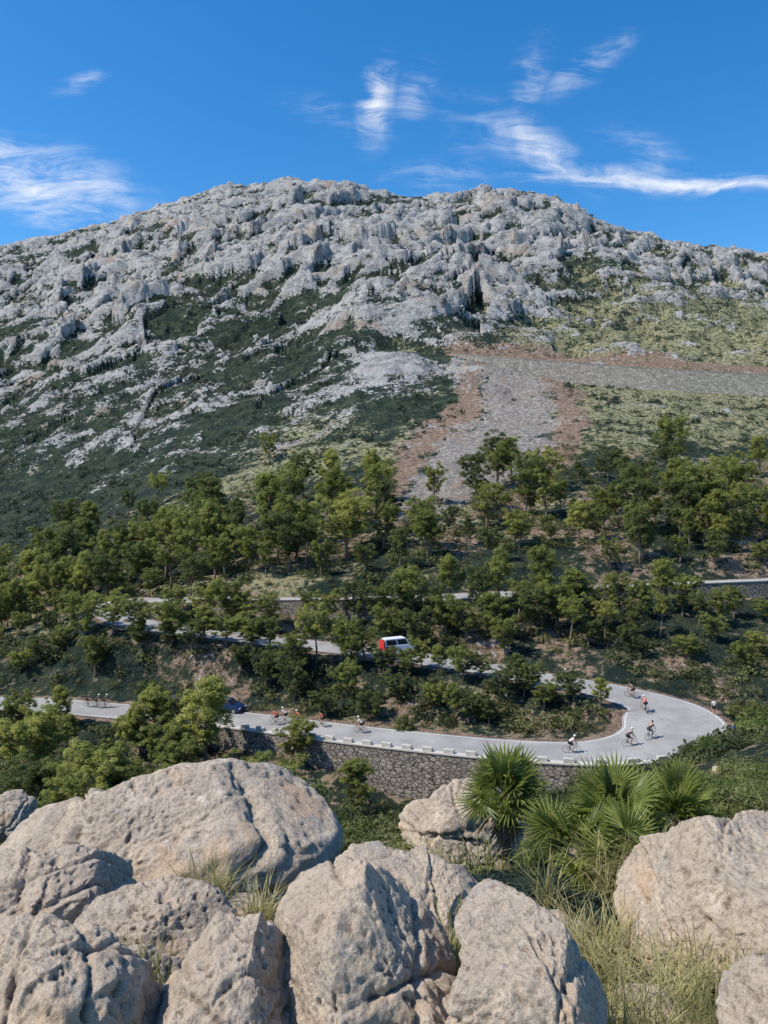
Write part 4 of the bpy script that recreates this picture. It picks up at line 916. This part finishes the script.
wob = n('ShaderNodeTexNoise', {'Vector': vec, 'Scale': 5.0, 'Detail': 6.0}).outputs[1]
vec2 = n('ShaderNodeVectorMath', {0: vec, 1: n('ShaderNodeVectorMath', {0: n('ShaderNodeVectorMath', {0: wob, 1: (.5,.5,.5)}, operation='SUBTRACT').outputs[0], 1: (.09,.045,0)}, operation='MULTIPLY').outputs[0]}, operation='ADD').outputs[0]
CL = [(376,106,20,44,-12,.85),(30,178,120,38,-18,.9),(45,205,95,26,-30,.6),(80,82,30,10,15,.45),(655,180,150,10,-3,.9),(600,172,70,14,-10,.6),(545,150,55,24,-38,.75),(500,130,70,26,-30,.4),(590,62,55,16,38,.45),(530,75,22,44,-20,.4),(430,178,60,18,10,.45),(415,95,20,34,-30,.4),(735,185,95,6,-1,.9),(470,125,25,34,-60,.4),(625,38,14,8,20,.5),(660,160,60,22,-30,.35),(320,118,40,18,-20,.25)]
tot = None
for px, py, a, b, ang, st in CL:
    u0, v0 = uv(px, py)
    mp = n('ShaderNodeMapping', {0: vec2, 1: (u0, v0, 0), 2: (0, 0, math.radians(ang)), 3: (a/F*1.3, b/F*1.3, 1)}, vector_type='TEXTURE').outputs[0]
    ln = n('ShaderNodeVectorMath', {0: mp}, operation='LENGTH').outputs[1]
    m_ = n.math('MULTIPLY', n.step(ln, 1.15, .0), st); tot = m_ if tot is None else n.math('MAXIMUM', tot, m_)
st1 = n('ShaderNodeMapping', {0: vec2, 2: (0, 0, math.radians(35)), 3: (9, 40, 1)}).outputs[0]
nz = n('ShaderNodeTexNoise', {'Vector': st1, 'Scale': 1.0, 'Detail': 9.0, 'Roughness': .66, 'Distortion': .8}).outputs[0]
nz2 = n('ShaderNodeTexNoise', {'Vector': vec2, 'Scale': 16.0, 'Detail': 9.0, 'Roughness': .66}).outputs[0]
nn_ = n.math('ADD', n.math('MULTIPLY', nz, .65), n.math('MULTIPLY', nz2, .35))
cl = n.math('MULTIPLY', tot, n.step(n.math('ADD', nn_, n.math('MULTIPLY', tot, .12)), .44, .72), 0, True)
fr = n.math('GREATER_THAN', sp_.outputs[1], .05); cl = n.math('MULTIPLY', cl, fr)
skc = n('ShaderNodeHueSaturation', {'Color': sky.outputs[0], 'Saturation': 1.36, 'Value': 1.28}).outputs[0]
fin = n.mix(cl, skc, (7.0, 7.1, 7.3))
bg = n('ShaderNodeBackground', {'Color': fin, 'Strength': .15}); o = n('ShaderNodeOutputWorld'); nt.links.new(bg.outputs[0], o.inputs[0])
cam = bpy.data.cameras.new('camera'); cam.sensor_fit = 'VERTICAL'; cam.sensor_height = 36; cam.lens = 36*F/1024; cam.clip_end = 5000; cam.clip_start = .05
co = bpy.data.objects.new('camera', cam); COL.objects.link(co); co.location = (0, 0, 0); co.rotation_euler = (math.pi/2-PIT, 0, 0); SC.camera = co
SC.view_settings.view_transform = 'Standard'; SC.view_settings.look = 'None'; SC.view_settings.exposure = 0
